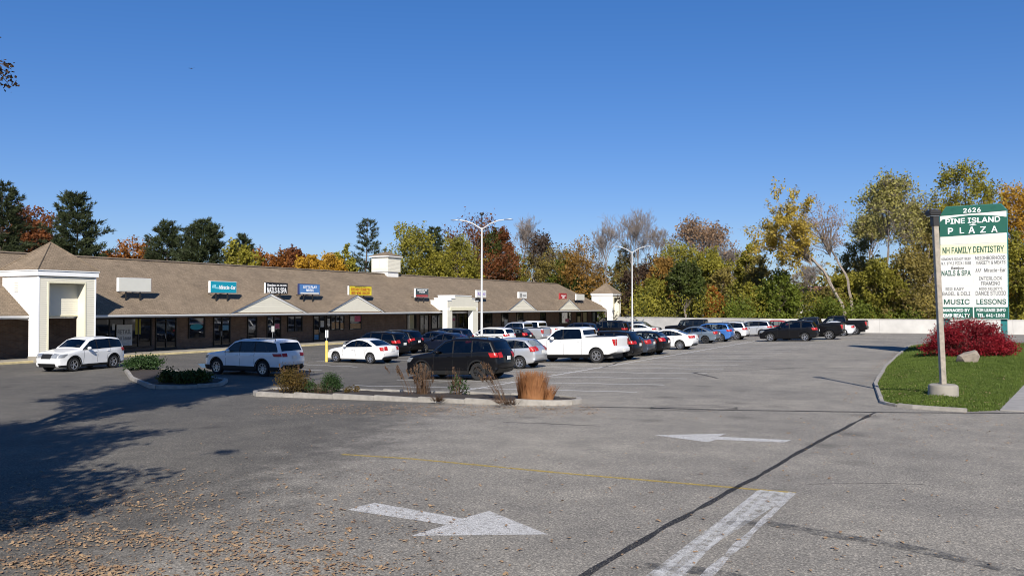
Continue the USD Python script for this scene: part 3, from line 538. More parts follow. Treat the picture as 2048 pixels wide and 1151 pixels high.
# ------------------------------------------------------------------ boundary wall
WP = [(-40.5, 104.5), (-20.0, 96.5), (5.0, 99.0), (30.0, 102.0)]
bw = thing('boundary_wall', 'long low off-white wall behind the parking lot', 'wall')
for (ax, ay), (bx, by) in zip(WP[:-1], WP[1:]):
    n = max(1, int(math.hypot(bx - ax, by - ay) / 6.0))
    for i in range(n):
        p = np.array([ax, ay]) + (np.array([bx - ax, by - ay])) * i / n; q = np.array([ax, ay]) + (np.array([bx - ax, by - ay])) * (i + 1) / n
        d = (q - p) / np.linalg.norm(q - p); nn = np.array([-d[1], d[0]]); q2 = q - d * .012; z = (float(G(p[0])) + float(G(q[0]))) / 2
        zt2 = 1.5 if i else 1.495
        def hs(za, zb2, w):
            c = np.r_[(p + q2) / 2 + nn * .1, (za + zb2) / 2]; return c, np.r_[(q2 - p) / 2, 0], np.r_[nn * w, 0], [0, 0, (zb2 - za) / 2]
        s = part(bw, 'wall_panel', MB().obox(*hs(z - .3, 1.44, .10)), LOOK['wall_render'])
        part(s, 'coping', MB().obox(*hs(1.44, 1.505, .13)), LOOK['wall_render'])

# ------------------------------------------------------------------ lawn, kerb, footpath
LE = [(-1.9, 26.6), (-2.6, 33), (-2.9, 42), (-3.0, 54), (-3.0, 66), (-2.0, 68)]
LAWN = Polygon(LE + [(9, 70), (40, 72), (40, 52), (9.0, 46), (3.6, 41), (2.1, 35.5), (.95, 26.3), (.2, 25.55), (-1.0, 25.7), (-1.6, 26.0)])
def lawn_z(x, y):
    p = shapely.points(np.asarray(x), np.asarray(y)); d = shapely.distance(p, LAWN.exterior)
    return -.03 + .37 * (1 - np.exp(-d / 1.5)) + .03 * meshkit.fbm(np.stack([np.asarray(x) * .4, np.asarray(y) * .4, np.zeros_like(np.asarray(x, float))], -1), 3)
def tri2d(poly, h, hb=None, rings=()):
    hb = hb or h; P = []
    def ring(g, s):
        for l in (getattr(g, 'geoms', [g])):
            if l.length < 1e-6: continue
            c = np.array(l.coords); seg = np.linalg.norm(np.diff(c, axis=0), axis=1)
            for k in range(len(seg)):
                n = max(1, int(math.ceil(seg[k] / s))); P.append(c[k] + (c[k + 1] - c[k]) * (np.arange(n) / n)[:, None])
    ring(poly.boundary, hb)
    for r in rings:
        b = poly.buffer(-r)
        if not b.is_empty: ring(b.boundary, hb)
    x0, y0, x1, y1 = poly.bounds; gx, gy = np.meshgrid(np.arange(x0, x1, h), np.arange(y0, y1, h * .87), indexing='ij'); gx = gx + (np.arange(gy.shape[1]) % 2)[None, :] * h / 2
    g = np.stack([gx.ravel(), gy.ravel()], 1); inner = poly.buffer(-max((*rings, h * .35)))
    if not inner.is_empty: P.append(g[shapely.contains_xy(inner, g[:, 0], g[:, 1])])
    P = np.unique(np.round(np.vstack(P), 5), axis=0); T = Delaunay(P).simplices; c = P[T].mean(1)
    T = T[shapely.contains_xy(poly, c[:, 0], c[:, 1])]
    a, b, c = P[T[:, 0]], P[T[:, 1]], P[T[:, 2]]; ar = (b[:, 0] - a[:, 0]) * (c[:, 1] - a[:, 1]) - (b[:, 1] - a[:, 1]) * (c[:, 0] - a[:, 0])
    T = T[np.abs(ar) > 1e-8]; ar = ar[np.abs(ar) > 1e-8]; T[ar < 0] = T[ar < 0][:, ::-1]
    return P, T
P, T = tri2d(LAWN, .8)
single('lawn', (np.c_[P, lawn_z(P[:, 0], P[:, 1])], T), LOOK['lawn_soil'], kind='structure', smooth=True)
single('footpath', MB().poly([(1.0, 26.3), (2.15, 35.5), (3.65, 41), (9.05, 46), (40, 52), (40, 40), (12, 36), (6.5, 26.0)], -.02, .03), LOOK['footpath_grey'], kind='structure')
rng = np.random.default_rng(5)
x0, y0, x1, y1 = LAWN.bounds; N = 150000
gx = np.r_[rng.uniform(-3.2, 4, N), rng.uniform(-3.2, 26, 120000)]; gy = np.r_[25 + 26 * rng.random(N) ** 1.3, rng.uniform(28, 71, 120000)]
ok = shapely.contains_xy(LAWN.buffer(.03), gx, gy); gx, gy = gx[ok], gy[ok]; n = len(gx)
gz = lawn_z(gx, gy) - .01; hh = rng.uniform(.035, .09, n) * (1 + .5 * (gy > 40)); an = rng.uniform(0, 6.283, n); ww = rng.uniform(.010, .020, n) * (1 + .5 * (gy > 40)); le = rng.normal(0, .03, (n, 2))
b0 = np.stack([gx - np.cos(an) * ww, gy - np.sin(an) * ww, gz], 1); b1 = np.stack([gx + np.cos(an) * ww, gy + np.sin(an) * ww, gz], 1); tp = np.stack([gx + le[:, 0], gy + le[:, 1], gz + hh], 1)
V = np.stack([b0, b1, tp], 1).reshape(-1, 3); single('grass', (V, np.arange(len(V)).reshape(-1, 3)), LOOK['grass_blades'], 'short mown green grass on the corner lawn', 'grass', kind='stuff')
def kerb_stones(parent, pts, ln, w, z0, z1, closed=False, follow=True, m='kerb_granite'):
    ls = LineString(pts + ([pts[0]] if closed else [])); n = max(1, round(ls.length / ln)); rr = np.random.default_rng(len(pts))
    for i in range(n):
        s0, s1 = i * ls.length / n + .006, (i + 1) * ls.length / n - .006; k = 4
        q = np.array([ls.interpolate(s0 + (s1 - s0) * j / k).coords[0] for j in range(k + 1)])
        c = LineString(q).buffer(w / 2, cap_style='flat', join_style='round').simplify(.01); zz = float(G(q[:, 0]).mean()) if follow else 0; j = rr.normal(0, .008)
        a = trimesh.creation.extrude_polygon(c, z1 - z0 - .02 + j, engine='earcut'); a.apply_translation([0, 0, z0 + zz])
        c2 = c.buffer(-.015); v = MB().addm(a)
        if not c2.is_empty and c2.geom_type == 'Polygon':
            b = trimesh.creation.extrude_polygon(c2, .02, engine='earcut'); b.apply_translation([0, 0, z1 - .02 + zz + j]); v.addm(b)
        part(parent, 'kerb_stone', v, LOOK[m])
lk = thing('lawn_kerb', 'grey stone kerb along the edge of the corner lawn', 'kerb')
kerb_stones(lk, [(-2.0, 66), (-3.1, 66), (-3.1, 54), (-3.0, 42), (-2.7, 33), (-2.0, 26.6), (-1.68, 25.95), (-1.05, 25.6), (.2, 25.45)], 1.8, .13, -.1, .085)

# ------------------------------------------------------------------ plants
def rnd_dirs(rng, n):
    d = rng.normal(size=(n, 3)); return d / np.linalg.norm(d, axis=1, keepdims=True)
def cards(c, size, rng, droop=None, asp=1.6):                          # leaf rhombs at points c
    n = len(c); u = rnd_dirs(rng, n)
    if droop is not None: u = u * (1 - abs(droop[3])) + np.array(droop[:3]); u /= np.linalg.norm(u, axis=1, keepdims=True)
    w = np.cross(u, rnd_dirs(rng, n)); w /= np.maximum(np.linalg.norm(w, axis=1, keepdims=True), 1e-6)
    s = (np.asarray(size) * rng.uniform(.6, 1.35, n))[:, None]
    V = np.stack([c - u * s * asp / 2, c + w * s / 2, c + u * s * asp / 2, c - w * s / 2], 1).reshape(-1, 3); i = np.arange(n)[:, None] * 4
    return V, np.vstack([i + [0, 1, 2], i + [0, 2, 3]])
def curve(p0, p1, bend, k, rng):
    p0, p1 = np.asarray(p0, float), np.asarray(p1, float); s = np.linspace(0, 1, k + 1)[:, None]; b = np.asarray(bend, float)
    return p0 + (p1 - p0) * s + b * (4 * s * (1 - s)) + rng.normal(0, .02, (k + 1, 3)) * np.linalg.norm(p1 - p0) * s * (1 - s) * 2
def segs(path, r0, r1):
    k = len(path) - 1; r = np.linspace(r0, r1, k + 1); return [np.r_[path[i], path[i + 1], r[i], r[i + 1]] for i in range(k)]
def broadleaf(rng, H, R, base=.25, dens=1.0, leafsz=.28, tr=.18, lean=(0, 0), ncl=46, shape=1.0, loose=1.0):
    """trunk segments, crown leaf quads; an uneven crown of many clumps on limbs"""
    top = np.array([lean[0], lean[1], H * .86]); tk = curve([0, 0, 0], top, [-lean[0] * .25 + rng.normal(0, .1), -lean[1] * .25 + rng.normal(0, .1), 0], 8, rng)
    S = segs(tk, tr, tr * .25); C = []
    zc = (base * H + H) / 2; hz = (1 - base) * H / 2
    for i in range(ncl):
        d = rnd_dirs(rng, 1)[0]; rr = rng.uniform(.45, 1.0) ** .6 * rng.uniform(.78, 1.12)
        zz = d[2] * rr; wid = R * (1 - .28 * max(0, zz) ** 1.5) * shape
        f = np.clip((zc + zz * hz) / (H * .86), .2, 1); ax = np.array([np.interp(f, np.linspace(0, 1, 9), tk[:, 0]), np.interp(f, np.linspace(0, 1, 9), tk[:, 1])])
        c = np.array([ax[0] + d[0] * rr * wid, ax[1] + d[1] * rr * wid, zc + zz * hz]); C.append(c)
        fs = np.clip(f - rng.uniform(.12, .35), .12, .95); j = fs * 8; i0 = int(j); b = tk[i0] + (tk[min(i0 + 1, 8)] - tk[i0]) * (j - i0)
        S += segs(curve(b, c, [0, 0, -.08 * R], 3, rng), tr * .30 * (1 - fs * .5), .018)
    C = np.array(C); m = int(150 * dens); sg = R * .19 * loose
    D = C - np.array([0, 0, zc - hz * .5]); D = D / np.linalg.norm(D, axis=1, keepdims=True) + rng.normal(0, .35, D.shape) + [0, 0, .25]; D /= np.linalg.norm(D, axis=1, keepdims=True)
    k = rng.integers(2, 5, ncl); B = np.repeat(C, 4, 0) + rng.normal(0, sg * .75, (ncl * 4, 3)); DB = np.repeat(D, 4, 0) + rng.normal(0, .45, (ncl * 4, 3)); DB /= np.linalg.norm(DB, axis=1, keepdims=True)
    a = rng.beta(1.3, 1.6, (ncl * 4, m // 4, 1)) * 2.6 - .9; L = (B[:, None] + DB[:, None] * a * sg * 1.15 + rng.normal(0, 1, (ncl * 4, m // 4, 3)) * sg * .30 * (1.5 - .35 * a)).reshape(-1, 3); L = L[L[:, 2] > .3]
    S += [np.r_[c_, b_ + d_ * sg * 1.5, .016, .006] for c_, b_, d_ in zip(np.repeat(C, 2, 0), B[::2], DB[::2])]
    return tubes(S, 5), cards(L, leafsz, rng)
def conifer(rng, H, R, base=.12, tr=.22, tuft=.42, open_=0.0, dens=1.0):
    S = segs(curve([0, 0, 0], [rng.normal(0, .15), rng.normal(0, .15), H], [0, 0, 0], 6, rng), tr, .03); C, U = [], []
    z = base * H
    while z < H * .985:
        f = (z - base * H) / (H * (1 - base)); ln = R * (min(1, .6 + f * 1.4) if f < .28 else (1 - f) ** .55 * 1.2) * rng.uniform(.75, 1.1) + .25
        nb = rng.integers(5, 8); a0 = rng.uniform(0, 6.28)
        for b in range(nb):
            if rng.random() < open_: continue
            a = a0 + b * 6.283 / nb + rng.normal(0, .2); l = ln * rng.uniform(.6, 1.15); e = np.array([math.cos(a) * l, math.sin(a) * l, l * (.06 + .42 * f) + rng.normal(0, .1)])
            p = curve([0, 0, z], np.array([0, 0, z]) + e, [0, 0, -.07 * l], 4, rng); S += segs(p, .05 * (1.2 - f), .012)
            m = max(5, int(l * 7 * dens)); s = rng.uniform(.3, 1.03, m) ** .8
            q = np.stack([np.interp(s, np.linspace(0, 1, 5), p[:, i]) for i in range(3)], 1) + rng.normal(0, .09 + .05 * l, (m, 3)) * [1, 1, .38]
            C.append(q); U.append(np.tile(e / l, (m, 1)))
        z += rng.uniform(.32, .55) * max(.75, H / 16)
    C, U = np.vstack(C), np.vstack(U); C = np.repeat(C, 6, 0); U = np.repeat(U, 6, 0); n = len(C)
    d = U * .75 + rnd_dirs(rng, n) * .75 + [0, 0, .25]; d /= np.linalg.norm(d, axis=1, keepdims=True)
    w = np.cross(d, rnd_dirs(rng, n)); w /= np.linalg.norm(w, axis=1, keepdims=True); s = tuft * rng.uniform(.6, 1.2, n)[:, None]
    C = C + rng.normal(0, .07, C.shape); V = np.stack([C - w * s * .13, C + w * s * .13, C + d * s], 1).reshape(-1, 3)
    return tubes(S, 5), (V, np.arange(len(V)).reshape(-1, 3))
def bare(rng, H, R, tr=.16, base=.3, lean=(0, 0), levels=4, up=.55, tip=.014):
    S = []; ends = []
    def grow(p, d, l, r, lv):
        k = 3; q = [p]
        for i in range(k):
            d = d + rng.normal(0, .10, 3) + [0, 0, .05]; d = d / np.linalg.norm(d); q.append(q[-1] + d * l / k)
        S.extend(segs(np.array(q), r, max(tip, r * .6)))
        if lv == 0: ends.append(q[-1]); return
        for j in range(rng.integers(3, 6)):
            f = rng.uniform(.35, 1.0) * k; i0 = min(int(f), k - 1); b = q[i0] + (q[i0 + 1] - q[i0]) * (f - i0)
            nd = d * rng.uniform(.5, .9) + rnd_dirs(rng, 1)[0] * rng.uniform(.5, .8) + [0, 0, up * .5]; nd /= np.linalg.norm(nd)
            grow(b, nd, l * rng.uniform(.5, .72), max(tip, r * .45), lv - 1)
    tk = curve([0, 0, 0], [lean[0], lean[1], H * .6], [-lean[0] * .25, -lean[1] * .25, 0], 6, rng); S.extend(segs(tk, tr, tr * .55))
    for i in range(9):
        f = rng.uniform(base, 1.0) if i else 1.0; j = min(f / .6 if f < .6 else 1.0, 1.0) * 6; i0 = min(int(j), 5); b = tk[i0] + (tk[i0 + 1] - tk[i0]) * (j - i0)
        a = rng.uniform(0, 6.283); d = np.array([math.cos(a) * R / H * 1.5, math.sin(a) * R / H * 1.5, .75 if i else 1.0]); d /= np.linalg.norm(d)
        grow(b, d, (H - b[2]) * rng.uniform(.42, .52), tr * .45, levels - 1)
    return tubes(S, 3), np.array(ends)
def shift(m, p): return np.asarray(m[0]) + np.asarray(p), m[1]
def tree(name, label, group, loc, tk, cr, tmat, cmat, cat='tree'):
    t = thing(name, label, cat, group, loc)
    part(t, 'trunk', tk, LOOK[tmat])
    if cr is not None: part(t, 'crown', cr, LOOK[cmat])
    return t
#  px, top py, width px, depth, kind, label
TREES = [
 (2, 362, 95, 84, 'pine', 'dark pine cut by the left edge of the picture'), (58, 405, 105, 96, 'rust', 'rusty orange oak between the two dark pines at the left'), (147, 386, 118, 88, 'pine', 'big dark rounded pine behind the near tower'),
 (100, 470, 80, 100, 'rust', 'low rusty tree at the left foot of the big dark pine'), (222, 497, 70, 100, 'orange', 'small orange tree right of the big dark pine'), (275, 483, 110, 102, 'orange', 'broad orange oak above the blank roof sign'),
 (332, 446, 95, 98, 'pine', 'left one of the pair of pines behind the teal roof sign'), (405, 442, 105, 94, 'pine', 'right one of the pair of pines behind the teal roof sign'), (484, 466, 52, 118, 'pine', 'thin pine top showing behind the small yellow tree'),
 (480, 486, 78, 92, 'yellow_green', 'yellow-green tree right of the pair of pines'), (538, 495, 92, 95, 'orange', 'orange brown tree behind the black and white roof sign'), (586, 490, 60, 112, 'rust', 'rusty tree top behind the blue roof sign'),
 (622, 502, 74, 96, 'gold', 'golden orange tree behind the blue roof sign'), (660, 499, 66, 100, 'gold', 'pale gold tree left of the open pine'), (690, 490, 48, 104, 'yellow_green', 'yellow-green tree just left of the open pine'),
 (735, 438, 82, 96, 'open_pine', 'tall dark pine with layered boughs left of the cupola'), (770, 500, 60, 104, 'olive', 'olive tree behind the cupola'), (822, 443, 104, 106, 'yellow_green', 'large yellow-green tree right of the cupola'), (868, 452, 52, 130, 'pine', 'dark pine top between the large yellow-green tree and the rust tree'),
 (868, 490, 70, 100, 'yellow_green', 'yellow-green tree behind the dark pizza sign'), (915, 470, 92, 104, 'yellow_green', 'yellow-green tree left of the near lamp post'), (952, 440, 150, 122, 'rust', 'broad rust brown maple behind the near lamp post'), (985, 468, 76, 108, 'green', 'green tree directly behind the near lamp post'),
 (1022, 500, 70, 112, 'yellow_green', 'yellow tree right of the near lamp post'), (1048, 428, 66, 132, 'bare', 'pale bare tree right of the rust brown maple'), (1083, 462, 48, 138, 'brown_sparse', 'thin dark brown tree between the bare trees'), (1000, 450, 60, 138, 'rust', 'rust brown tree top at the right of the near lamp head'),
 (1068, 500, 66, 116, 'olive', 'olive tree behind the third gable'), (1110, 490, 80, 130, 'olive', 'grey olive tree in the gap between bare trees'), (1128, 508, 56, 120, 'bright_green', 'bright yellow-green narrow tree above the red roof sign'), (1165, 492, 92, 126, 'amber', 'orange tree left of the far tower'), (1150, 545, 80, 132, 'green', 'dark green low tree left of the far tower'),
 (1212, 436, 76, 142, 'bare', 'bare tree rising behind the far tower'), (1276, 416, 92, 146, 'bare', 'tall bare tree behind the far lamp post'), (1310, 445, 80, 150, 'bare', 'bare tree right of the far lamp post'), (1248, 492, 66, 152, 'olive', 'olive tree right of the far tower'),
 (1286, 520, 76, 124, 'brown', 'dark brownish tree between the far tower and far lamp post'), (1305, 558, 70, 116, 'yellow_green', 'low yellow tree right of the far lamp post'), (1326, 508, 66, 120, 'amber', 'orange tree right of the far lamp post'), (1350, 478, 100, 130, 'yellow_green', 'tall yellow tree behind the dark jeep'),
 (1384, 434, 48, 134, 'tan', 'left one of two pale thin tree tops above the dark jeep'), (1434, 440, 52, 136, 'tan', 'right one of two pale thin tree tops above the dark jeep'), (1372, 527, 74, 110, 'green', 'green tree with slim pale trunk behind the wall'), (1420, 505, 82, 122, 'yellow_green', 'yellow tree right of the green slim-trunked tree'),
 (1428, 572, 36, 113, 'orange', 'low orange tree behind the blue wagon'), (1466, 486, 66, 140, 'bare', 'grey bare tree in the middle of the wood'), (1445, 530, 60, 118, 'olive', 'tan olive tree behind the blue wagon'), (1500, 484, 50, 124, 'yellow_green', 'yellow-topped tree left of the leaning maple'), (1486, 560, 70, 112, 'yellow_green', 'low yellow-green tree behind the silver SUV'),
 (1520, 512, 60, 118, 'olive', 'olive grey tree left of the leaning maple'), (1558, 545, 76, 108, 'bright_green', 'low green tree beneath the leaning maple'), (1626, 520, 70, 146, 'bare', 'bare tree seen under the leaning maple'), (1690, 545, 62, 114, 'yellow_green', 'yellow-green tree beside the leaning trunks'),
 (1662, 578, 58, 112, 'olive', 'low olive tree at the foot of the leaning trunks'), (1722, 470, 80, 122, 'olive', 'golden olive tree right of the leaning trunks'), (1778, 352, 116, 112, 'sparse', 'tall thin-leaved tree left of the pylon sign'), (1740, 420, 70, 130, 'sparse', 'thin-leaved tree left of the tall thin-leaved tree'), (1830, 400, 84, 116, 'sparse', 'thin-leaved tree just left of the lamp on its wooden post'),
 (1760, 520, 90, 108, 'yellow_green', 'low yellow tree behind the wall left of the pylon sign'), (1820, 500, 90, 106, 'olive', 'olive tree behind the crimson bush'), (1860, 470, 80, 110, 'olive', 'olive tree half behind the wooden lamp post'), (1932, 314, 116, 112, 'yellow_green', 'tallest yellow-green tree above the pylon sign'), (1890, 400, 80, 122, 'gold', 'golden tree behind the top of the pylon sign'),
 (1975, 390, 90, 118, 'olive', 'olive tree behind the right half of the pylon sign'), (2036, 358, 118, 112, 'gold', 'golden orange tree at the right edge of the picture'), (2040, 470, 90, 104, 'yellow_green', 'yellow-green tree low at the right edge'),
]
KIND = dict(amber='leaves_amber', rust='leaves_rust', orange='leaves_orange', gold='leaves_gold', yellow_green='leaves_yellow_green', green='leaves_green', bright_green='leaves_bright_green', olive='leaves_olive', tan='leaves_tan', brown='leaves_brown', brown_sparse='leaves_brown', sparse='leaves_thin')
TNAME = dict(pine='pine_tree', open_pine='pine_tree', bare='bare_tree', rust='oak_tree', orange='oak_tree', gold='maple_tree')
for i, (px, py, wpx, Z, kind, label) in enumerate(TREES):
    while True:                                                 # clear of the plaza and its far tower
        p = at_depth(px, HOR, Z)
        if p[0] < -69.5 - wpx / FPX * Z * .3 or p[1] > 133 or (px > 1245 and p[0] > -46): break
        Z += 1.0
    rng = np.random.default_rng(100 + i); top = at_depth(px, py, Z)[2]; z0 = float(G(p[0])) - .1; H = top - z0; R = wpx / FPX * Z / 2
    nm = TNAME.get(kind, 'broadleaf_tree'); loc = [p[0], p[1], z0]
    if kind in ('pine', 'open_pine'):
        tk, cr = conifer(rng, H, R * (1.25 if kind == 'pine' else 1.1), open_=.0 if kind == 'pine' else .3, dens=1.7 if kind == 'pine' else .9); tree(nm, label, 'trees behind the plaza', loc, tk, cr, 'bark', 'needles_dark')
    elif kind == 'bare':
        tk, ends = bare(rng, H, R, tr=.16, levels=5); tree(nm, label, 'trees behind the plaza', loc, tk, None, 'twig', None)
    elif kind in ('tan', 'brown_sparse', 'sparse'):
        tk, ends = bare(rng, H, R * (.35 if kind == 'tan' else .75), tr=.17, levels=4 if kind != 'sparse' else 5)
        m = dict(tan=4, brown_sparse=4, sparse=3)[kind]; L = np.repeat(ends, m, 0); L = L + rng.normal(0, .42, L.shape)
        tree(nm, label, 'trees behind the plaza', loc, tk, cards(L, .22, rng), 'twig', KIND[kind])
    else:
        lo = .12 if px > 1240 else .2
        if 'slim' in label: lo = .48
        tk, cr = broadleaf(rng, H, R, base=lo, dens=(1.35 if 'tallest' in label else 1.0) if kind != 'olive' else .7, ncl=int(44 + H * 2.2), leafsz=.205, loose=.95)
        tree(nm, label, 'trees behind the plaza', loc, tk, cr, 'pale_bark' if i % 3 == 0 else 'bark', KIND[kind])
# the two leaning trees over the wall
def leaning(px0, py0, px1, py1, Z, label, kind, R, tr, n):
    rng = np.random.default_rng(px0); a = at_depth(px0, py0, Z); a[2] = float(G(a[0])); b = at_depth(px1, py1, Z); full = kind == 'leaves_yellow'
    d = b - a; S = segs(curve([0, 0, 0], d, [RGT[0] * 1.0, RGT[1] * 1.0, 0.4], 10, rng), tr, tr * .5); L = []
    for i in range(n):
        q = rnd_dirs(rng, 1)[0]; c = d + q * R * rng.uniform(.35, 1.0) * [1, 1, 1.05] + [0, 0, R * .45] - RGT * R * (.55 if full else .1); c = c + ([0, 0, 1.2 * rng.random()] if q[2] > .5 else [0, 0, 0])
        S += segs(curve(d * rng.uniform(.80, 1), c, [0, 0, .35], 3, rng), tr * .26, .018)
        u = q * .8 + rnd_dirs(rng, 1)[0] * .5 + [0, 0, .35 if q[2] > -.2 else -.5]; u /= np.linalg.norm(u); m = 150 if full else 34
        for k in range(3):
            w = u + rng.normal(0, .4, 3); e = c + rng.normal(0, R * .08, 3); f = rng.beta(1.3, 1.5, (m // 3, 1)) * 2.4 - .8
            L.append(e + w * f * R * .17 + rng.normal(0, R * .055, (m // 3, 3))); S.append(np.r_[c, e + w * R * .28, .016, .006])
    L = np.vstack(L)
    tree('leaning_tree', label, 'trees behind the plaza', a, tubes(S, 5), cards(L, .19 if full else .14, rng), 'pale_bark', kind)
leaning(1695, 636, 1606, 498, 106, 'leaning maple with bright yellow crown over the wall', 'leaves_yellow', 4.2, .28, 60)
leaning(1706, 636, 1650, 480, 109, 'leaning tree with thin pale pinkish crown beside the yellow maple', 'leaves_tan', 3.4, .22, 55)
# tall trees standing left of the view: their boughs hang into the corner and their shadows cross the lot
def at_cam(X, Z): return np.array([RGT[0] * X - sa * Z, RGT[1] * X + ca * Z])
rng = np.random.default_rng(77)
for k, (X, Z, H, R, base, lab) in enumerate(((-11.3, 2.6, 11.6, 4.9, .16, 'brown-leaved tree left of the view, its bough tip showing in the upper left corner'), (-12.6, 12.6, 21.5, 3.9, .40, 'tall dark-leaved tree left of the view whose shadow falls on the white three-row SUV'))):
    q = at_cam(X, Z); loc = np.array([q[0], q[1], float(G(q[0]))]); tk, cr = broadleaf(rng, H, R, base=base, dens=3.2, ncl=150, leafsz=.12, tr=.26, loose=.62)
    t = tree('shade_tree', lab, None, loc, tk, cr, 'bark', 'leaves_brown')
    if k == 0:                                                     # the bough that hangs into the picture
        a0, a1 = at_depth(-190, 60, 8.0) - loc, at_depth(-2, 148, 8.6) - loc; pth = curve(a0, a1, [0, 0, .12], 8, rng); S = segs(pth, .022, .005); C = []
        for j in range(46):
            f = rng.uniform(.45, 1) * 8; i0 = min(int(f), 7); b0 = pth[i0] + (pth[i0 + 1] - pth[i0]) * (f - i0); e = b0 + rnd_dirs(rng, 1)[0] * rng.uniform(.05, .26) + [0, 0, -.04]; S += segs(curve(b0, e, [0, 0, .02], 2, rng), .006, .003); C += list(e + rng.normal(0, .045, (15, 3)))
        part(t, 'bough', tubes(S, 5), LOOK['bark']); part(t, 'bough_leaves', cards(np.array(C), .03, rng, asp=1.4), LOOK['leaves_brown'])

# undergrowth behind the wall, far wood behind everything
rng = np.random.default_rng(21)
def mass(name, label, pts, n, sg, sz, m):
    C = np.array(pts); k = rng.integers(0, len(C), n); L = C[k] + rng.normal(0, 1, (n, 3)) * sg; L = L[L[:, 2] > -.3]
    single(name, cards(L, sz, rng), LOOK[m], label, 'undergrowth' if name == 'undergrowth' else 'wood', kind='stuff')
def band(px0, px1, Z0, Z1, h0, h1, n):
    o = []
    for _ in range(n):
        px = rng.uniform(px0, px1); Z = rng.uniform(Z0, Z1); p = at_depth(px, HOR, Z); o.append([p[0], p[1], rng.uniform(h0, h1)])
    return o
mass('undergrowth', 'tangle of dark green shrubs behind the boundary wall', band(1268, 2120, 110, 124, .5, 4.0, 240), 15000, .8, .18, 'leaves_green')
mass('undergrowth', 'bright green vines and saplings low behind the boundary wall', band(1590, 1840, 104, 110, .8, 3.4, 40) + band(1460, 1500, 104, 110, .8, 3.2, 9), 8400, .6, .18, 'leaves_bright_green')
mass('undergrowth', 'brownish yellow scrub behind the boundary wall', band(1272, 2120, 108, 120, .6, 5.0, 66) + band(1272, 2120, 107, 116, .5, 4.2, 90), 24000, .8, .17, 'leaves_yellow_green')
mass('far_wood', 'far-off mixed wood closing the view behind the trees', band(-60, 2140, 150, 175, .5, 8.5, 420), 26000, 1.5, .5, 'leaves_olive')
mass('far_wood', 'far-off dark evergreen wood low behind the trees', band(-60, 2140, 145, 165, .5, 6.0, 320), 20000, 1.4, .5, 'leaves_green')

# house behind the wood
p = at_depth(1628, HOR, 150); h = thing('house', 'pale house with dark red roof half hidden behind the wood', 'house', loc=[p[0], p[1], -.3], rot=YAW)
part(h, 'wall', MB().box(-4.5, 4.5, -3.5, 3.5, 0, 4.2), LOOK['house_wall'])
part(h, 'roof', MB().prism(Polygon([(-4.1, 4.1), (4.1, 4.1), (.0, 6.9)]), [-5, 0, 0], [0, 1, 0], EZ, [1, 0, 0], 0, 10.0), LOOK['house_roof'])
for u in (-2.8, 0, 2.8):
    w = part(h, 'window', MB().box(u - .55, u + .55, -3.56, -3.503, 1.0, 2.5), LOOK['trim_white']); part(w, 'pane', MB().box(u - .45, u + .45, -3.58, -3.562, 1.1, 2.4), LOOK['pane'])

# ------------------------------------------------------------------ islands with plants
isl = Polygon([(-22.2, 21.6), (-10.9, 21.55), (-10.15, 21.9), (-9.9, 22.4), (-10.15, 22.95), (-10.9, 23.3), (-22.2, 23.6), (-22.9, 23.1), (-22.9, 22.2)]).buffer(-.3).buffer(.3)
def island(poly, label, name='planting_island'):
    t = thing(name, label, 'planting bed')
    P, T = tri2d(poly.buffer(-.05), .35); rr = np.random.default_rng(4)
    d = shapely.distance(shapely.points(P), poly.exterior); part(t, 'soil', (np.c_[P, G(P[:, 0]) + .10 + .06 * np.clip(d, 0, 1) + rr.normal(0, .012, len(P))], T), LOOK['mulch'])
    c = list(poly.exterior.coords)[:-1]; kerb_stones(t, c, 1.75, .17, -.05, .155, closed=True)
island(isl, 'long planting island with pale stone kerb in front of the parked cars')
isl2 = Polygon([(-38.8, 28.5), (-34, 25.3), (-29.5, 22.9), (-28, 23.3), (-27.5, 24.7), (-29, 26.4), (-34, 28.4), (-38, 29.6)]).buffer(-.4).buffer(.4)
island(isl2, 'kidney-shaped planting island with dark shrubs near the white three-row SUV')
def bush(px, py, wpx, hpx, m, label, cat='shrub', n=900, sz=.09, seed=0, twigs=14, flat=1.0, dz=.1):
    rng = np.random.default_rng(seed + int(px)); b = gp(px, py, dz); Z = -sa * b[0] + ca * b[1]; R = wpx / FPX * Z / 2; H = hpx / FPX * Z
    t = thing('shrub', label, cat, None, [b[0], b[1], b[2] - .03]); S = []; C = []
    for i in range(twigs):
        d = rnd_dirs(rng, 1)[0]; d[2] = abs(d[2]); e = np.array([d[0] * R * .85, d[1] * R * .85, H * (.35 + .6 * d[2])]); p = curve([d[0] * R * .1, d[1] * R * .1, 0], e, [0, 0, .05 * H], 3, rng); S += segs(p, .014 + .01 * R, .005); C.append(e)
    C = np.array(C); L = (C[:, None] + rng.normal(0, 1, (twigs, n // twigs, 3)) * np.array([R * .27, R * .27, H * .20])).reshape(-1, 3); L = L[L[:, 2] > .03]
    part(t, 'branches', tubes(S, 4), LOOK['bark']); part(t, 'foliage', cards(L, sz, rng), LOOK[m])
bush(287, 739, 60, 24, 'leaves_shrub_green', 'light green spreading shrub beside the white crossover', n=2400, sz=.075, twigs=34)
for i, (x, y, w, h, lab) in enumerate(((340, 766, 36, 24, 'left'), (372, 768, 38, 22, 'middle'), (402, 766, 36, 22, 'right'))):
    bush(x, y, w, h, 'leaves_green', f'{lab} one of three low dark shrubs on the kidney-shaped island', n=1500, sz=.07, twigs=24)
bush(583, 786, 58, 42, 'leaves_autumn_shrub', 'rounded orange and green shrub at the left end of the long island', n=4200, sz=.034, twigs=34)
bush(662, 786, 36, 32, 'leaves_shrub_green', 'small ball-shaped green shrub with red tips on the long island', n=3600, sz=.03, twigs=34)
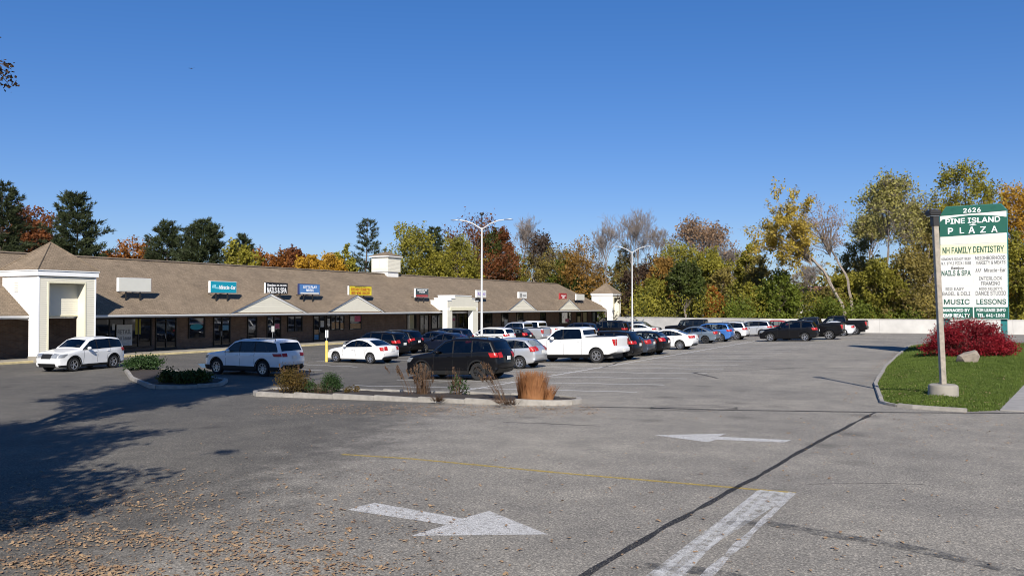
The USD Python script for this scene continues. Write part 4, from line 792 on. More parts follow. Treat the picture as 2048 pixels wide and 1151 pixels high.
bush(622, 786, 30, 20, 'leaves_shrub_green', 'small low plant between the two rounded shrubs', n=380, sz=.045)
bush(704, 786, 26, 14, 'leaves_autumn_shrub', 'tiny yellowing plant right of the ball-shaped shrub', n=260, sz=.04)
bush(918, 790, 34, 34, 'leaves_shrub_green', 'sparse upright green plant in front of the black SUV', n=320, sz=.045)
def stalks(px, py, wpx, hpx, m, label, name, n, lean=(0, 0), spread=.25, width=.012, plume=0, seed=1, dz=.1):
    rng = np.random.default_rng(seed + int(px)); b = gp(px, py, dz); Z = -sa * b[0] + ca * b[1]; R = wpx / FPX * Z / 2; H = hpx / FPX * Z
    t = thing(name, label, 'ornamental grass', None, [b[0], b[1], b[2] - .02])
    a = rng.uniform(0, 6.283, n); r = np.sqrt(rng.random(n)) * R * .75; p0 = np.stack([r * np.cos(a), r * np.sin(a), np.zeros(n)], 1); hh = H * rng.uniform(.55, 1.05, n)
    ln = np.stack([np.cos(a) * r / R * spread + rng.normal(0, .09, n), np.sin(a) * r / R * spread + rng.normal(0, .09, n)], 1) + (RGT[:2] * lean[0] + np.array([-sa, ca]) * lean[1])
    V, F = [], []; k = 3; w = np.stack([np.cos(a + 1.3), np.sin(a + 1.3), a * 0], 1) * width
    rows = []
    for j in range(k + 1):
        s = j / k; c = p0 + np.stack([ln[:, 0] * hh * s ** 1.6, ln[:, 1] * hh * s ** 1.6, hh * s], 1); ww = w * (1 - s * .8); rows += [c - ww, c + ww]
    V = np.stack(rows, 1).reshape(-1, 3); i = np.arange(n)[:, None] * (2 * k + 2)
    F = np.vstack([np.vstack([i + [2 * j, 2 * j + 1, 2 * j + 3], i + [2 * j, 2 * j + 3, 2 * j + 2]]) for j in range(k)])
    part(t, 'stems', (V, F), LOOK[m])
    if plume:
        tip = (rows[-1] + rows[-2]) / 2; tip = np.repeat(tip[::max(1, n // plume)], 26, 0); d = np.repeat(np.stack([ln[:, 0], ln[:, 1], np.ones(n)], 1)[::max(1, n // plume)], 26, 0)
        tip = tip - d * rng.uniform(0, .2, len(tip))[:, None] + rng.normal(0, .012, tip.shape); part(t, 'seed_heads', cards(tip, .03, rng, (0, 0, .8, .5), 2.5), LOOK[m])
stalks(1064, 800, 74, 58, 'bluestem', 'dense clump of reddish tan ornamental grass at the right end of the island', 'ornamental_grass', 1700, spread=.12, width=.012)
stalks(1096, 802, 26, 34, 'bluestem', 'small tuft of reddish tan grass leaning out of the big clump', 'ornamental_grass', 200, lean=(.3, 0), width=.012)
stalks(846, 790, 40, 62, 'dead_stalks', 'upright clump of dry brown stalks in front of the black SUV front wheel', 'dry_grass', 170, plume=20, width=.007)
stalks(822, 790, 40, 58, 'dead_stalks', 'few dry stalks leaning left beside the upright brown clump', 'dry_grass', 16, lean=(-.45, 0), plume=8, width=.006)
stalks(912, 790, 34, 56, 'dead_stalks', 'thin reddish dry stems behind the sparse green plant', 'dry_grass', 40, plume=8, width=.007)
stalks(1002, 802, 34, 78, 'dead_stalks', 'dry flopped grass leaning left over the island kerb', 'dry_grass', 46, lean=(-.55, -.1), plume=9, width=.007)
stalks(1015, 806, 60, 14, 'dead_stalks', 'mat of collapsed dry grass on the island kerb', 'dry_grass', 150, lean=(-.6, -1.2), spread=2.2, width=.009)
stalks(876, 800, 36, 14, 'dead_stalks', 'small collapsed tuft of dry grass hanging over the kerb', 'dry_grass', 120, lean=(.2, -1.4), spread=1.8, width=.009)
stalks(640, 786, 60, 26, 'dead_stalks', 'low reddish dry stems between the two rounded shrubs', 'dry_grass', 140, spread=.5, width=.006)
stalks(590, 784, 70, 60, 'dead_stalks', 'thin dry stems rising above the orange and green shrub', 'dry_grass', 46, spread=.3, plume=6, width=.006)

# crimson bush with its rock
def lz(p): return float(lawn_z(np.array([p[0]]), np.array([p[1]]))[0])
b = gp(1938, 713, .3); rng = np.random.default_rng(8); bb = thing('crimson_bush', 'large crimson bush at the foot of the pylon sign', 'bush', None, [b[0], b[1], lz(b) - .03])
S, C = [], []
for i in range(150):
    d = rnd_dirs(rng, 1)[0]; d[2] = abs(d[2]) ** 1.15; rr = rng.uniform(.62, 1.0); e = np.array([0, 0, .18]) + (RGT * (d[0] * 2.2) + np.array([-sa, ca, 0]) * d[1] * 1.7) * rr + EZ * (d[2] * 1.55 + .12) * rr
    S += segs(curve([d[0] * .3, d[1] * .25, 0], e, [0, 0, .15], 3, rng), .025, .006); C.append(e)
C = np.array(C); L = (C[:, None] + rng.normal(0, 1, (150, 150, 3)) * [.21, .21, .14]).reshape(-1, 3); L = L[L[:, 2] > .12]
part(bb, 'branches', tubes(S, 4), LOOK['bark']); part(bb, 'foliage', cards(L, .056, rng), LOOK['leaves_crimson'])
b = gp(1937, 726, .3); rr = np.random.default_rng(14); q = rr.normal(size=(26, 3)); q = q / np.linalg.norm(q, axis=1, keepdims=True) * rr.uniform(.8, 1.1, (26, 1)) * [.56, .40, .46]
q[:, 2] = np.where(q[:, 2] > .2, .22 + .12 * q[:, 0] / .5 + .5 * (q[:, 2] - .2), q[:, 2]); r = trimesh.convex.convex_hull(q); r = r.subdivide().subdivide(); v = np.array(r.vertices); v = v + r.vertex_normals * ((meshkit.fbm(v * 5 + 3, 3) - .5) * .07)[:, None]
single('boulder', (v @ np.array([[ca, sa, 0], [-sa, ca, 0], [0, 0, 1]]) + [b[0], b[1], lz(b) + .2], r.faces), LOOK['rock'], 'pale brown boulder in front of the crimson bush', 'rock', smooth=25)

# ------------------------------------------------------------------ pylon sign and wooden lamp post
rotS = math.radians(-4.0); eS = np.array([math.cos(rotS), math.sin(rotS), 0]); nS = np.array([math.sin(rotS), -math.cos(rotS), 0])
L0 = at_depth(1881.5, HOR, 47.5); L0[2] = 0
wS = 3.35; zB, zTop = 2.1, 7.95
sg = thing('pylon_sign', 'tall green and white shop directory sign standing on the lawn', 'sign')
def sp(u, v, d=0): return L0 + eS * u + EZ * v + nS * d
def plate(name, u0, u1, v0, v1, m, d0=0.0, d1=.02, label=None):
    return part(sg, name, MB().obox(sp((u0 + u1) / 2, (v0 + v1) / 2, (d0 + d1) / 2), eS * (u1 - u0) / 2, nS * (d1 - d0) / 2, EZ * (v1 - v0) / 2), LOOK[m], label=label)
# heights read off rows of the photograph at the sign's distance
def vz(py): return at_depth(1940, py, 46.6)[2]
out = Polygon([(-.02, vz(638)), (wS + .02, vz(638)), (wS + .02, vz(423)), (wS - .28, vz(410)), (.34, vz(410)), (-.02, vz(428))])
part(sg, 'cabinet', MB().prism(out, L0, eS, EZ, nS, -.55, 0), LOOK['sign_side_green'])
plate('board', .03, wS - .03, vz(637), vz(425), 'sign_white', .002, .022)
cap = Polygon([(.0, vz(428.5)), (wS, vz(424.5)), (wS - .3, vz(411)), (.35, vz(411)), (0, vz(427))])
part(sg, 'top_panel', MB().prism(cap.buffer(0), L0, eS, EZ, nS, .024, .045), LOOK['sign_green'])
arch = [(.0, vz(471)), (wS, vz(467)), (wS, vz(437))] + [(wS * (1 - q), vz(437 - 7 * math.sin(math.pi * q))) for q in np.linspace(.04, .96, 14)] + [(0, vz(442))]
part(sg, 'name_panel', MB().prism(Polygon(arch).buffer(0), L0, eS, EZ, nS, .024, .045), LOOK['sign_green'])
def txt(text, m, u0, u1, py_base, py_top, d=.046, bold=True, name='lettering'):
    h = vz(py_top) - vz(py_base); lettering(sg, text, m, L0 + nS * d, eS, nS, wS * u0, vz(py_base), wS * (u1 - u0), h, bold, name)
txt('2626', 'letter_white', .36, .62, 424.5, 416)
def scroll(u):
    mb = MB(); q = np.linspace(0, 5.5, 22)
    pts = [(wS * u + .16 * math.cos(a) * (1 - a / 8), vz(418.5) + .09 * math.sin(a) * (1 - a / 8)) for a in q]
    for a, b2 in zip(pts[:-1], pts[1:]): mb.tube(sp(*a, .047), sp(*b2, .047), .008, n=4)
    part(sg, 'scroll', mb, LOOK['letter_green'])
scroll(.2); scroll(.8)
txt('PINE ISLAND', 'letter_white', .09, .90, 445.5, 435.5); txt('P', 'letter_white', .125, .205, 465.5, 454); txt('L', 'letter_white', .305, .37, 465.5, 454); txt('A', 'letter_white', .435, .53, 466, 453); txt('Z', 'letter_white', .61, .69, 465.5, 454); txt('A', 'letter_white', .77, .86, 465.5, 454)
part(sg, 'diamond', MB().prism(Polygon([(wS * .44, vz(449.3)), (wS * .50, vz(451)), (wS * .56, vz(449.3)), (wS * .50, vz(447.6))]), L0, eS, EZ, nS, .046, .055), LOOK['letter_white'])
rows = [(471, 487, 'sign_grey_white'), (488, 508, 'sign_yellow_panel'), (509.5, 530, None), (531, 551.5, None), (552.5, 571.5, None), (572.5, 592, None), (593, 612.5, None), (614, 636, 'g')]
for a, b2, m in rows:
    if m and m != 'g': plate('shop_panel', .02, wS - .02, vz(b2), vz(a), m, .024, .036)
    else:
        for u0, u1 in ((.02, wS * .485), (wS * .505, wS - .02)): plate('shop_panel', u0, u1, vz(b2), vz(a), 'sign_green' if m else 'sign_white', .024, .036)
txt('NH FAMILY DENTISTRY', 'letter_green', .04, .95, 505, 493, .037)
txt("SIMON'S ROAST BEEF", 'letter_grey', .02, .47, 519, 514, .037); txt('N.Y. STYLE PIZZA / SUBS', 'letter_grey', .02, .47, 528, 522.5, .037)
txt('NEIGHBORHOOD', 'letter_grey', .53, .97, 519.5, 512.5, .037); txt('VARIETY & MEATS', 'letter_grey', .54, .97, 528.5, 522, .037)
txt('Benjoo', 'letter_black', .17, .36, 537.5, 532.5, .037); txt('NAILS & SPA', 'letter_green', .02, .46, 550, 540, .037)
txt('Miracle-Ear', 'letter_grey', .66, .97, 544, 537, .037)
for o in (0, .05, .10):
    part(sg, 'emblem', MB().prism(Polygon([(wS * (.53 + o * .55), vz(544)), (wS * (.545 + o * .55), vz(544)), (wS * (.56 + o * .6), vz(537)), (wS * (.545 + o * .6), vz(537))]), L0, eS, EZ, nS, .037, .047), LOOK['letter_grey'])
txt('INTERLOCK', 'letter_grey', .58, .92, 560, 553.5, .037); txt('FRAMING', 'letter_grey', .61, .89, 570, 563, .037)
txt('BIG EASY', 'letter_grey', .08, .36, 580, 574, .037); txt('BAGEL & DELI', 'letter_grey', .03, .45, 590, 583, .037)
txt("MISS KELSEY'S", 'letter_grey', .58, .92, 579.5, 574.5, .037); txt('DANCE STUDIO', 'letter_grey', .53, .97, 590, 582, .037)
txt('MUSIC', 'letter_green', .05, .44, 608, 598, .037); txt('LESSONS', 'letter_green', .54, .97, 608, 598, .037)
txt('MANAGED BY', 'letter_white', .04, .44, 623, 617, .037); txt('BMR REALTY', 'letter_white', .04, .44, 634, 627, .037); txt('FOR LEASE INFO', 'letter_white', .54, .96, 622.5, 616.5, .037); txt('TEL. 641-1060', 'letter_white', .55, .95, 633, 626.5, .037)
for u in (.28, wS - .22):
    q = sp(u, 0, -.28); part(sg, 'post', MB().obox([q[0], q[1], vz(638) / 2], eS * .16, nS * .16, [0, 0, vz(638) / 2]), LOOK['sign_side_green'])

b = gp(1886.5, 790, .2); zl = lz(b) - .04; lp = thing('wooden_lamp_post', 'weathered wooden lamp post on a round concrete base beside the pylon sign', 'lamp post', None, [b[0], b[1], zl])
UsdGeom.Xformable(stage.GetPrimAtPath(lp)).AddRotateZOp().Set(math.degrees(YAW))
part(lp, 'base', MB().lathe([(0, .36), (.345, .36), (.395, .33), (.41, .28), (.42, -.1)], n=36), LOOK['concrete'], smooth=40)
def lean(mb, k=-.038):
    v, f = mb.out(); v = v.copy(); v[:, 0] += k * (v[:, 2] - .36); return v, f
part(lp, 'post', lean(MB().cbox(-.075, .075, -.075, .075, .355, 5.28, .012)), LOOK['weathered_wood'])
part(lp, 'lamp_head', lean(MB().cbox(-.22, .13, -.15, .15, 5.40, 5.58, .03)), LOOK['dark_metal']); part(lp, 'lamp_bracket', lean(MB().cbox(-.10, .09, -.10, .10, 5.10, 5.40, .01)), LOOK['dark_metal'])
part(lp, 'lamp_rim', lean(MB().box(-.23, .14, -.16, .16, 5.47, 5.50)), LOOK['black_plastic']); part(lp, 'lens', lean(MB().box(-.18, .08, -.12, .12, 5.385, 5.397)), LOOK['clear_lens'])

# ------------------------------------------------------------------ lot lamps, bollard, posts
def lamp(px, py_top, Z, label, hub=False, arm=2.0):
    p = at_depth(px, HOR, Z); g = float(G(p[0])); H = at_depth(px, py_top, Z)[2] - g; t = thing('lamp_post', label, 'lamp post', None, [p[0], p[1], g], rot=YAW - .12)
    part(t, 'base', MB().lathe([(0, .62), (.27, .62), (.29, .58), (.29, -.1)], n=20), LOOK['concrete'], smooth=40)
    part(t, 'pole', MB().tube([0, 0, .6], [0, 0, H], .105, .06, n=12), LOOK['pole_paint'], smooth=40)
    for s in (-1, 1):
        q = [[0, 0, H - .12], [s * .7, 0, H + .32], [s * 1.25, 0, H + .52], [s * (arm - .35), 0, H + .58]]; mb = MB()
        for a, b2 in zip(q[:-1], q[1:]): mb.tube(a, b2, .042, n=8)
        ar = part(t, 'arm', mb, LOOK['pole_paint'], smooth=40)
        h = trimesh.creation.icosphere(2); v = np.array(h.vertices) * [.36, .13, .06]; v[:, 2] = np.maximum(v[:, 2], -.02)
        part(ar, 'lamp_head', (v + [s * arm, 0, H + .59], h.faces), LOOK['grey_metal'], smooth=True)
    if hub:
        part(t, 'top_spike', MB().tube([0, 0, H], [0, 0, H + 1.0], .045, n=8), LOOK['dark_metal']); part(t, 'top_cap', MB().lathe([(0, H + 1.15), (.16, H + 1.12), (.19, H + 1.02), (.05, H + .92)], n=14), LOOK['dark_metal'])
lamp(963.5, 455, 62, 'tall white twin-arm lamp post with a dark spike on top, nearer one', True, 2.05); lamp(1264.5, 503, 92, 'farther white twin-arm lamp post near the far tower', False, 1.85)
b = gp(653, 723); bo = thing('bollard', 'yellow bollard with a small grey sign in front of the white sedan', 'bollard', None, b)
part(bo, 'post', MB().lathe([(.0, 1.32), (.07, 1.30), (.095, 1.24), (.095, -.1)], n=18), LOOK['yellow_bollard'], smooth=40); part(bo, 'sign_pole', MB().tube([0, 0, 1.2], [0, 0, 1.95], .025), LOOK['grey_metal'])
part(bo, 'sign_plate', MB().obox([0, 0, 1.72], RGT * .10, np.array([-sa, ca, 0]) * .01, [0, 0, .23]), LOOK['grey_cabinet'])
b = on_x(545, 690, -50.4); b[2] = ZW; ap = thing('parking_sign', 'small white parking sign on a post on the walkway by the glass doors', 'sign', None, b)
part(ap, 'post', MB().tube([0, 0, 0], [0, 0, 1.62], .025), LOOK['grey_metal']); part(ap, 'plate', MB().box(.03, .04, -.16, .16, 1.18, 1.65), LOOK['sign_white'])

# ------------------------------------------------------------------ cars
def prof(kind):
    D = dict(cl=.0, rails=False)
    if kind == 'sedan':
        D |= dict(L=4.56, H=1.45, W=1.80, wb=2.70, fa=.92, R=.32, o=[(.06, .22), (.01, .34), (.0, .50), (.05, .64), (.22, .74), (.72, .86), (1.30, .95), (2.02, 1.36), (2.42, 1.45), (2.95, 1.445), (3.38, 1.34), (3.98, 1.06), (4.40, 1.04), (4.52, .96), (4.56, .66), (4.52, .40), (4.40, .26)],
            belt=(.93, 1.02), win=(1.30, 3.92), bars=(2.48, 3.36), ws=(1.36, 2.06), rw=(3.30, 3.98), rwz=(1.0, 1.5), dlo_end=3.75, head=(.0, .42, .58, .72), tail=(4.28, 4.6, .78, .99), clad=.0, tum=.40)
    elif kind == 'fastback':
        D |= dict(L=4.60, H=1.47, W=1.82, wb=2.70, fa=.94, R=.335, o=[(.06, .22), (.01, .34), (.0, .50), (.05, .66), (.22, .78), (.72, .90), (1.22, .98), (1.98, 1.38), (2.42, 1.47), (2.95, 1.46), (3.45, 1.34), (4.12, 1.09), (4.46, 1.06), (4.57, .98), (4.60, .66), (4.54, .40), (4.42, .26)],
            belt=(.95, 1.05), win=(1.25, 4.0), bars=(2.46, 3.34), ws=(1.30, 2.02), rw=(3.38, 4.12), rwz=(1.02, 1.5), dlo_end=3.85, head=(.0, .5, .62, .76), tail=(4.25, 4.62, .82, 1.0), clad=.0, tum=.42)
    elif kind == 'suv':
        D |= dict(L=4.62, H=1.68, W=1.86, wb=2.75, fa=.93, R=.365, o=[(.08, .26), (.02, .38), (.0, .62), (.06, .82), (.26, .97), (1.05, 1.09), (1.36, 1.13), (2.00, 1.57), (2.42, 1.67), (3.5, 1.67), (4.12, 1.61), (4.26, 1.56), (4.50, 1.14), (4.58, .98), (4.62, .66), (4.56, .44), (4.40, .30)],
            belt=(1.06, 1.14), win=(1.36, 4.4), bars=(2.50, 3.42), ws=(1.42, 2.04), rw=(4.20, 4.56), rwz=(1.12, 1.57), dlo_end=4.18, head=(.0, .5, .72, .90), tail=(4.2, 4.66, .92, 1.10), clad=.40, tum=.26, rails=True)
    elif kind == 'bigsuv':
        D |= dict(L=5.15, H=1.79, W=1.98, wb=3.05, fa=.98, R=.385, o=[(.08, .28), (.02, .40), (.0, .70), (.05, .94), (.22, 1.05), (1.15, 1.17), (1.45, 1.21), (2.05, 1.67), (2.5, 1.78), (4.2, 1.78), (4.72, 1.72), (4.84, 1.66), (5.04, 1.22), (5.11, 1.02), (5.15, .70), (5.08, .46), (4.95, .32)],
            belt=(1.12, 1.20), win=(1.45, 4.9), bars=(2.55, 3.52), ws=(1.5, 2.1), rw=(4.78, 5.10), rwz=(1.18, 1.66), dlo_end=4.78, head=(.0, .45, .78, .96), tail=(4.65, 5.2, .98, 1.12), clad=.48, tum=.24, rails=True)
    elif kind == 'hatch':
        D |= dict(L=4.35, H=1.54, W=1.78, wb=2.60, fa=.88, R=.315, o=[(.06, .24), (.01, .36), (.0, .54), (.05, .72), (.22, .84), (.70, .96), (1.05, 1.03), (1.95, 1.46), (2.4, 1.54), (3.2, 1.53), (3.78, 1.44), (4.16, 1.10), (4.28, 1.0), (4.35, .74), (4.32, .44), (4.2, .30)],
            belt=(.98, 1.06), win=(1.05, 4.2), bars=(2.40, 3.24), ws=(1.12, 1.98), rw=(3.74, 4.22), rwz=(1.05, 1.46), dlo_end=3.86, head=(.0, .55, .64, .80), tail=(4.0, 4.4, .86, 1.10), clad=.0, tum=.34)
    elif kind == 'pickup':
        D |= dict(L=5.85, H=1.96, W=2.04, wb=3.68, fa=.98, R=.41, o=[(.10, .42), (.02, .52), (.0, .80), (.02, 1.16), (.16, 1.24), (1.40, 1.34), (1.58, 1.37), (2.12, 1.85), (2.48, 1.95), (3.55, 1.95), (3.78, 1.90), (3.90, 1.42), (3.93, 1.41), (5.70, 1.42), (5.78, 1.38), (5.77, .84), (5.85, .80), (5.85, .60), (5.72, .56)],
            belt=(1.28, 1.34), win=(1.58, 3.86), bars=(2.66,), ws=(1.64, 2.16), rw=(3.74, 3.92), rwz=(1.46, 1.86), dlo_end=3.72, head=(.0, .30, .92, 1.14), tail=(5.62, 5.9, .94, 1.30), clad=.0, tum=.19, bed=True)
    elif kind == 'jeep':
        D |= dict(L=4.7, H=1.86, W=1.88, wb=2.95, fa=.80, R=.41, o=[(.05, .48), (.0, .56), (.0, 1.12), (.08, 1.18), (1.42, 1.26), (1.52, 1.28), (1.82, 1.76), (1.98, 1.84), (3.6, 1.86), (4.55, 1.84), (4.64, 1.74), (4.68, 1.2), (4.7, .62), (4.6, .5)],
            belt=(1.20, 1.24), win=(1.52, 4.66), bars=(2.45, 3.35), ws=(1.54, 1.86), rw=(4.58, 4.72), rwz=(1.24, 1.72), dlo_end=4.42, head=(.0, .06, .80, 1.02), tail=(4.62, 4.75, .8, 1.05), clad=.0, tum=.12)
    return D

RIMS = {}
def rim_mesh(R, spokes):
    r = R * .68; q = [Polygon([(r * math.cos(a), r * math.sin(a)) for a in np.linspace(0, 2 * np.pi, 29)[:-1]], [[(r * .87 * math.cos(a), r * .87 * math.sin(a)) for a in np.linspace(0, 2 * np.pi, 29)[:-1]]])]
    q.append(shapely.Point(0, 0).buffer(r * .2, 4))
    for i in range(spokes):
        a = 2 * np.pi * i / spokes; b = affinity.rotate(Polygon([(0, -r * .11), (r * .92, -r * .075), (r * .92, r * .075), (0, r * .11)]), math.degrees(a), origin=(0, 0)); q.append(b)
    m = trimesh.creation.extrude_polygon(shapely.union_all(q).buffer(0), .03, engine='earcut'); v = np.array(m.vertices); d = np.hypot(v[:, 0], v[:, 1]); v[:, 2] -= .02 * (1 - d / r)
    return v[:, [0, 2, 1]], np.array(m.faces)[:, ::-1]

def car(kind, body, label, name='parked_car', rear=None, front_x=None, heading=None, at=None, L=None, H=None, spokes=5, rim='alloy', rear_glass=None, group='cars parked on the lot', rails=None, clad=None, grille='black_plastic', plate='sign_white', cladmat='black_plastic', near=1, hr=(140, 205)):
    D = prof(kind); o = np.array(D['o'], float); sx = (L or D['L']) / D['L']; sz = (H or D['H']) / D['H']
    R = D['R']; Wd = D['W']; Ln = D['L'] * sx; fa, wb = D['fa'] * sx, D['wb'] * sx; hw = Wd / 2
    o[:, 0] *= sx; o[:, 1] = np.where(o[:, 1] > .5, .5 + (o[:, 1] - .5) * (D['H'] * sz - .5) / (D['H'] - .5), o[:, 1])
    def zs(z): return np.where(np.asarray(z) > .5, .5 + (np.asarray(z) - .5) * (D['H'] * sz - .5) / (D['H'] - .5), z)
    S = Polygon([*o, (Ln - .5, .24 if kind not in ('pickup', 'jeep') else .46), (.5, .22 if kind not in ('pickup', 'jeep') else .44)]).buffer(0)
    S = S.buffer(-.05).buffer(.05).buffer(.06).buffer(-.06) if kind != 'pickup' else S.buffer(-.025).buffer(.025)
    zb0, zb1 = float(zs(D['belt'][0])), float(zs(D['belt'][1])); w0, w1 = D['win'][0] * sx, D['win'][1] * sx
    belt = lambda x: zb0 + (zb1 - zb0) * np.clip((x - w0) / (w1 - w0), 0, 1)
    S = shapely.set_precision(S.simplify(.0008), 1e-5)
    if S.geom_type != 'Polygon': S = max(S.geoms, key=lambda g: g.area)
    ext = S.exterior
    up = LineString([c for c in ext.coords]);
    def half(x, z, rnd=True):
        x, z = np.asarray(x, float), np.asarray(z, float); u = (x - Ln / 2) / (Ln / 2)
        n, t = (.20, .13) if kind not in ('pickup', 'jeep') else (.07, .035)
        w = hw * (1 - n * np.clip((-u - .58) / .42, 0, 1) ** 2.3 - t * np.clip((u - .58) / .42, 0, 1) ** 2.3)
        w = w - np.clip(.48 - z, 0, 1) * .16 - np.clip(z - belt(x), 0, 2) * D['tum'] - np.clip(z - .70, 0, .5) * .05 + .018 * np.exp(-((z - belt(x) + .16) / .07) ** 2) - .02 * np.exp(-((z - .55) / .12) ** 2)
        if rnd:
            d = shapely.distance(shapely.points(x, z), ext); r = np.where(z > .5, .11 if kind != 'pickup' else .06, .04)
            q = np.clip(1 - d / r, 0, 1); w = w - r * (1 - np.sqrt(np.maximum(0, 1 - q ** 2)))
        return w
    axl = (fa, fa + wb); ar = R + .055
    arches = shapely.set_precision(shapely.union_all([shapely.Point(a, R + .01).buffer(ar, 12) for a in axl] + [sbox(a - ar + .001, -.2, a + ar - .001, R) for a in axl]), 1e-5)
    # side glass opening
    inner = S.buffer(-.085)
    de = D['dlo_end'] * sx
    dl = Polygon([(w0 + .05, belt(w0)), (de + (.16 if kind in ('suv', 'bigsuv', 'hatch') else .1), belt(de) + .0), (de - .02, 3), (w0, 3)])
    dlo = inner.intersection(dl)
    if dlo.geom_type != 'Polygon': dlo = max(dlo.geoms, key=lambda g: g.area)
    dlo = shapely.set_precision(dlo.buffer(-.03).buffer(.03), 1e-5)
    wins = dlo.buffer(-.012)
    for bx in D['bars']:
        bx *= sx; wins = shapely.difference(wins, Polygon([(bx - .035, 0), (bx + .035, 0), (bx + .01, 3), (bx - .06, 3)]), grid_size=1e-5)
    wins = [g.buffer(-.008).buffer(.008) for g in getattr(wins, 'geoms', [wins]) if g.area > .02]; wins.sort(key=lambda g: g.centroid.x)
    X = lambda x: Ln / 2 - x
    def side(poly, s, off=0.0, h=.16, hb=.06, rings=()):
        P, T = tri2d(poly, h, hb, rings); y = half(P[:, 0], P[:, 1]) + off
        if off > 0:
            e = np.array([g.coords[0] for g in shapely.line_interpolate_point(ext, shapely.line_locate_point(ext, shapely.points(P)))]); d = np.linalg.norm(e - P, axis=1)
            P = P + (e - P) / np.maximum(d, 1e-4)[:, None] * (off * 1.25 * np.clip(1 - d / .11, 0, 1))[:, None]
        return np.c_[X(P[:, 0]), s * y, P[:, 1]], (T if s < 0 else T)[:, ::-1] if s < 0 else T
    bp = shapely.difference(shapely.difference(S, arches, grid_size=1e-5), dlo, grid_size=1e-5)
    if bp.geom_type != 'Polygon': bp = max(bp.geoms, key=lambda g: g.area)
    # boundary ring for the top strip
    n = int(ext.length / .055); rg = np.array([ext.interpolate(i / n, normalized=True).coords[0] for i in range(n)])
    if Polygon(rg).exterior.is_ccw: rg = rg[::-1]
    tn = np.roll(rg, -1, 0) - np.roll(rg, 1, 0); tn /= np.linalg.norm(tn, axis=1, keepdims=True); on = np.stack([-tn[:, 1], tn[:, 0]], 1)
    wr = half(rg[:, 0], rg[:, 1])
    endy = np.clip(np.abs((rg[:, 0] - Ln / 2) / (Ln / 2)) - .9, 0, .1) / .1
    def strip_pts(idx, ys, off=0.0):
        a = rg[idx]; crown = np.where(rg[idx, 1] > .45, .035 + .05 * endy[idx] * (kind not in ('pickup', 'jeep')), .0)
        c = a[:, None, :] + on[idx][:, None, :] * (crown[:, None] * (1 - np.asarray(ys)[None, :] ** 2) + off)[..., None]
        return np.stack([X(c[..., 0]), wr[idx][:, None] * np.asarray(ys)[None, :], c[..., 1]], -1)
    ny = np.array([-1, -.96, -.86, -.6, -.3, 0, .3, .6, .86, .96, 1.0])
    g_ws = (rg[:, 0] > D['ws'][0] * sx) & (rg[:, 0] < D['ws'][1] * sx - .03) & (rg[:, 1] > zb0 - .02)
    rz0, rz1 = float(zs(D['rwz'][0])), float(zs(D['rwz'][1])); g_rw = (rg[:, 0] > D['rw'][0] * sx + .02) & (rg[:, 0] < D['rw'][1] * sx + .05) & (rg[:, 1] > rz0 + .03) & (rg[:, 1] < rz1 - .03)
    full = strip_pts(np.arange(n), ny); m = len(ny); V = full.reshape(-1, 3); F = []
    for i in range(n):
        j = (i + 1) % n; gl = (g_ws[i] and g_ws[j]) or (g_rw[i] and g_rw[j])
        for k in range(m - 1):
            if gl and 1 < k < m - 3 + .0 or (gl and k in (1, m - 3)): continue
            F.append([i * m + k, i * m + k + 1, j * m + k + 1, j * m + k])
    B = MB(); B.add(V, F)
    for s in (1, -1): B.add(*side(bp, s, 0, .17, .07, (.012, .035, .07, .11)))
    # place it
    if rear is not None:
        A = gp(*rear)[:2]
        def origin(th):
            h = np.array([math.cos(th), math.sin(th)]); l = np.array([-h[1], h[0]]) * near; return A - h * (Ln / 2 - fa - wb) - l * (hw - .08), h, l
        if heading is None and front_x is not None:
            best = min(np.radians(np.arange(hr[0], hr[1], .5)), key=lambda th: abs(_px(origin(th)[0] + origin(th)[1] * (Ln / 2 - fa) + origin(th)[2] * (hw - .08)) - front_x))
            th = best
        else: th = math.radians(180 if heading is None else heading)
        og, h, l = origin(th)
    else:
        th = math.radians(180 if heading is None else heading); h = np.array([math.cos(th), math.sin(th)]); l = np.array([-h[1], h[0]]); og = np.array([at[0], at[1]]) + h * Ln / 2
    zf, zr = float(G(og[0] + h[0] * wb / 2)), float(G(og[0] - h[0] * wb / 2)); zl, zq = float(G(og[0] + l[0] * hw)), float(G(og[0] - l[0] * hw))
    fx = np.array([h[0] * wb, h[1] * wb, zf - zr]); fx /= np.linalg.norm(fx); ly = np.array([l[0] * Wd, l[1] * Wd, (zl - zq) * near]); 
    ly = np.array([-h[1], h[0], 0.0]) * Wd; ly[2] = float(G(og[0] - h[1] * hw)) - float(G(og[0] + h[1] * hw)); ly /= np.linalg.norm(ly); uz = np.cross(fx, ly)
    t = thing(name, label, 'pickup truck' if kind == 'pickup' else 'car', group, matrix=Gf.Matrix4d(*fx, 0, *ly, 0, *uz, 0, og[0], og[1], (zf + zr) / 2, 1))
    part(t, 'body', B, LOOK[body], smooth=True)
    dark = rear_glass or ('privacy_glass' if kind in ('suv', 'bigsuv', 'pickup', 'jeep') else 'car_glass')
    pil = shapely.difference(dlo, shapely.union_all(wins), grid_size=1e-5)
    for s in (1, -1):
        tr = MB()
        for g in getattr(pil, 'geoms', [pil]):
            if g.area > .002: tr.add(*side(g, s, -.004, .2, .07))
        if tr.n: part(t, 'window_trim', tr, LOOK['black_plastic'], smooth=True)
        for i, g in enumerate(wins): part(t, 'side_window', side(g, s, -.009, .2, .09), LOOK['car_glass' if i == 0 else dark], smooth=True)
    yy = np.linspace(-.97, .97, 9) * .9
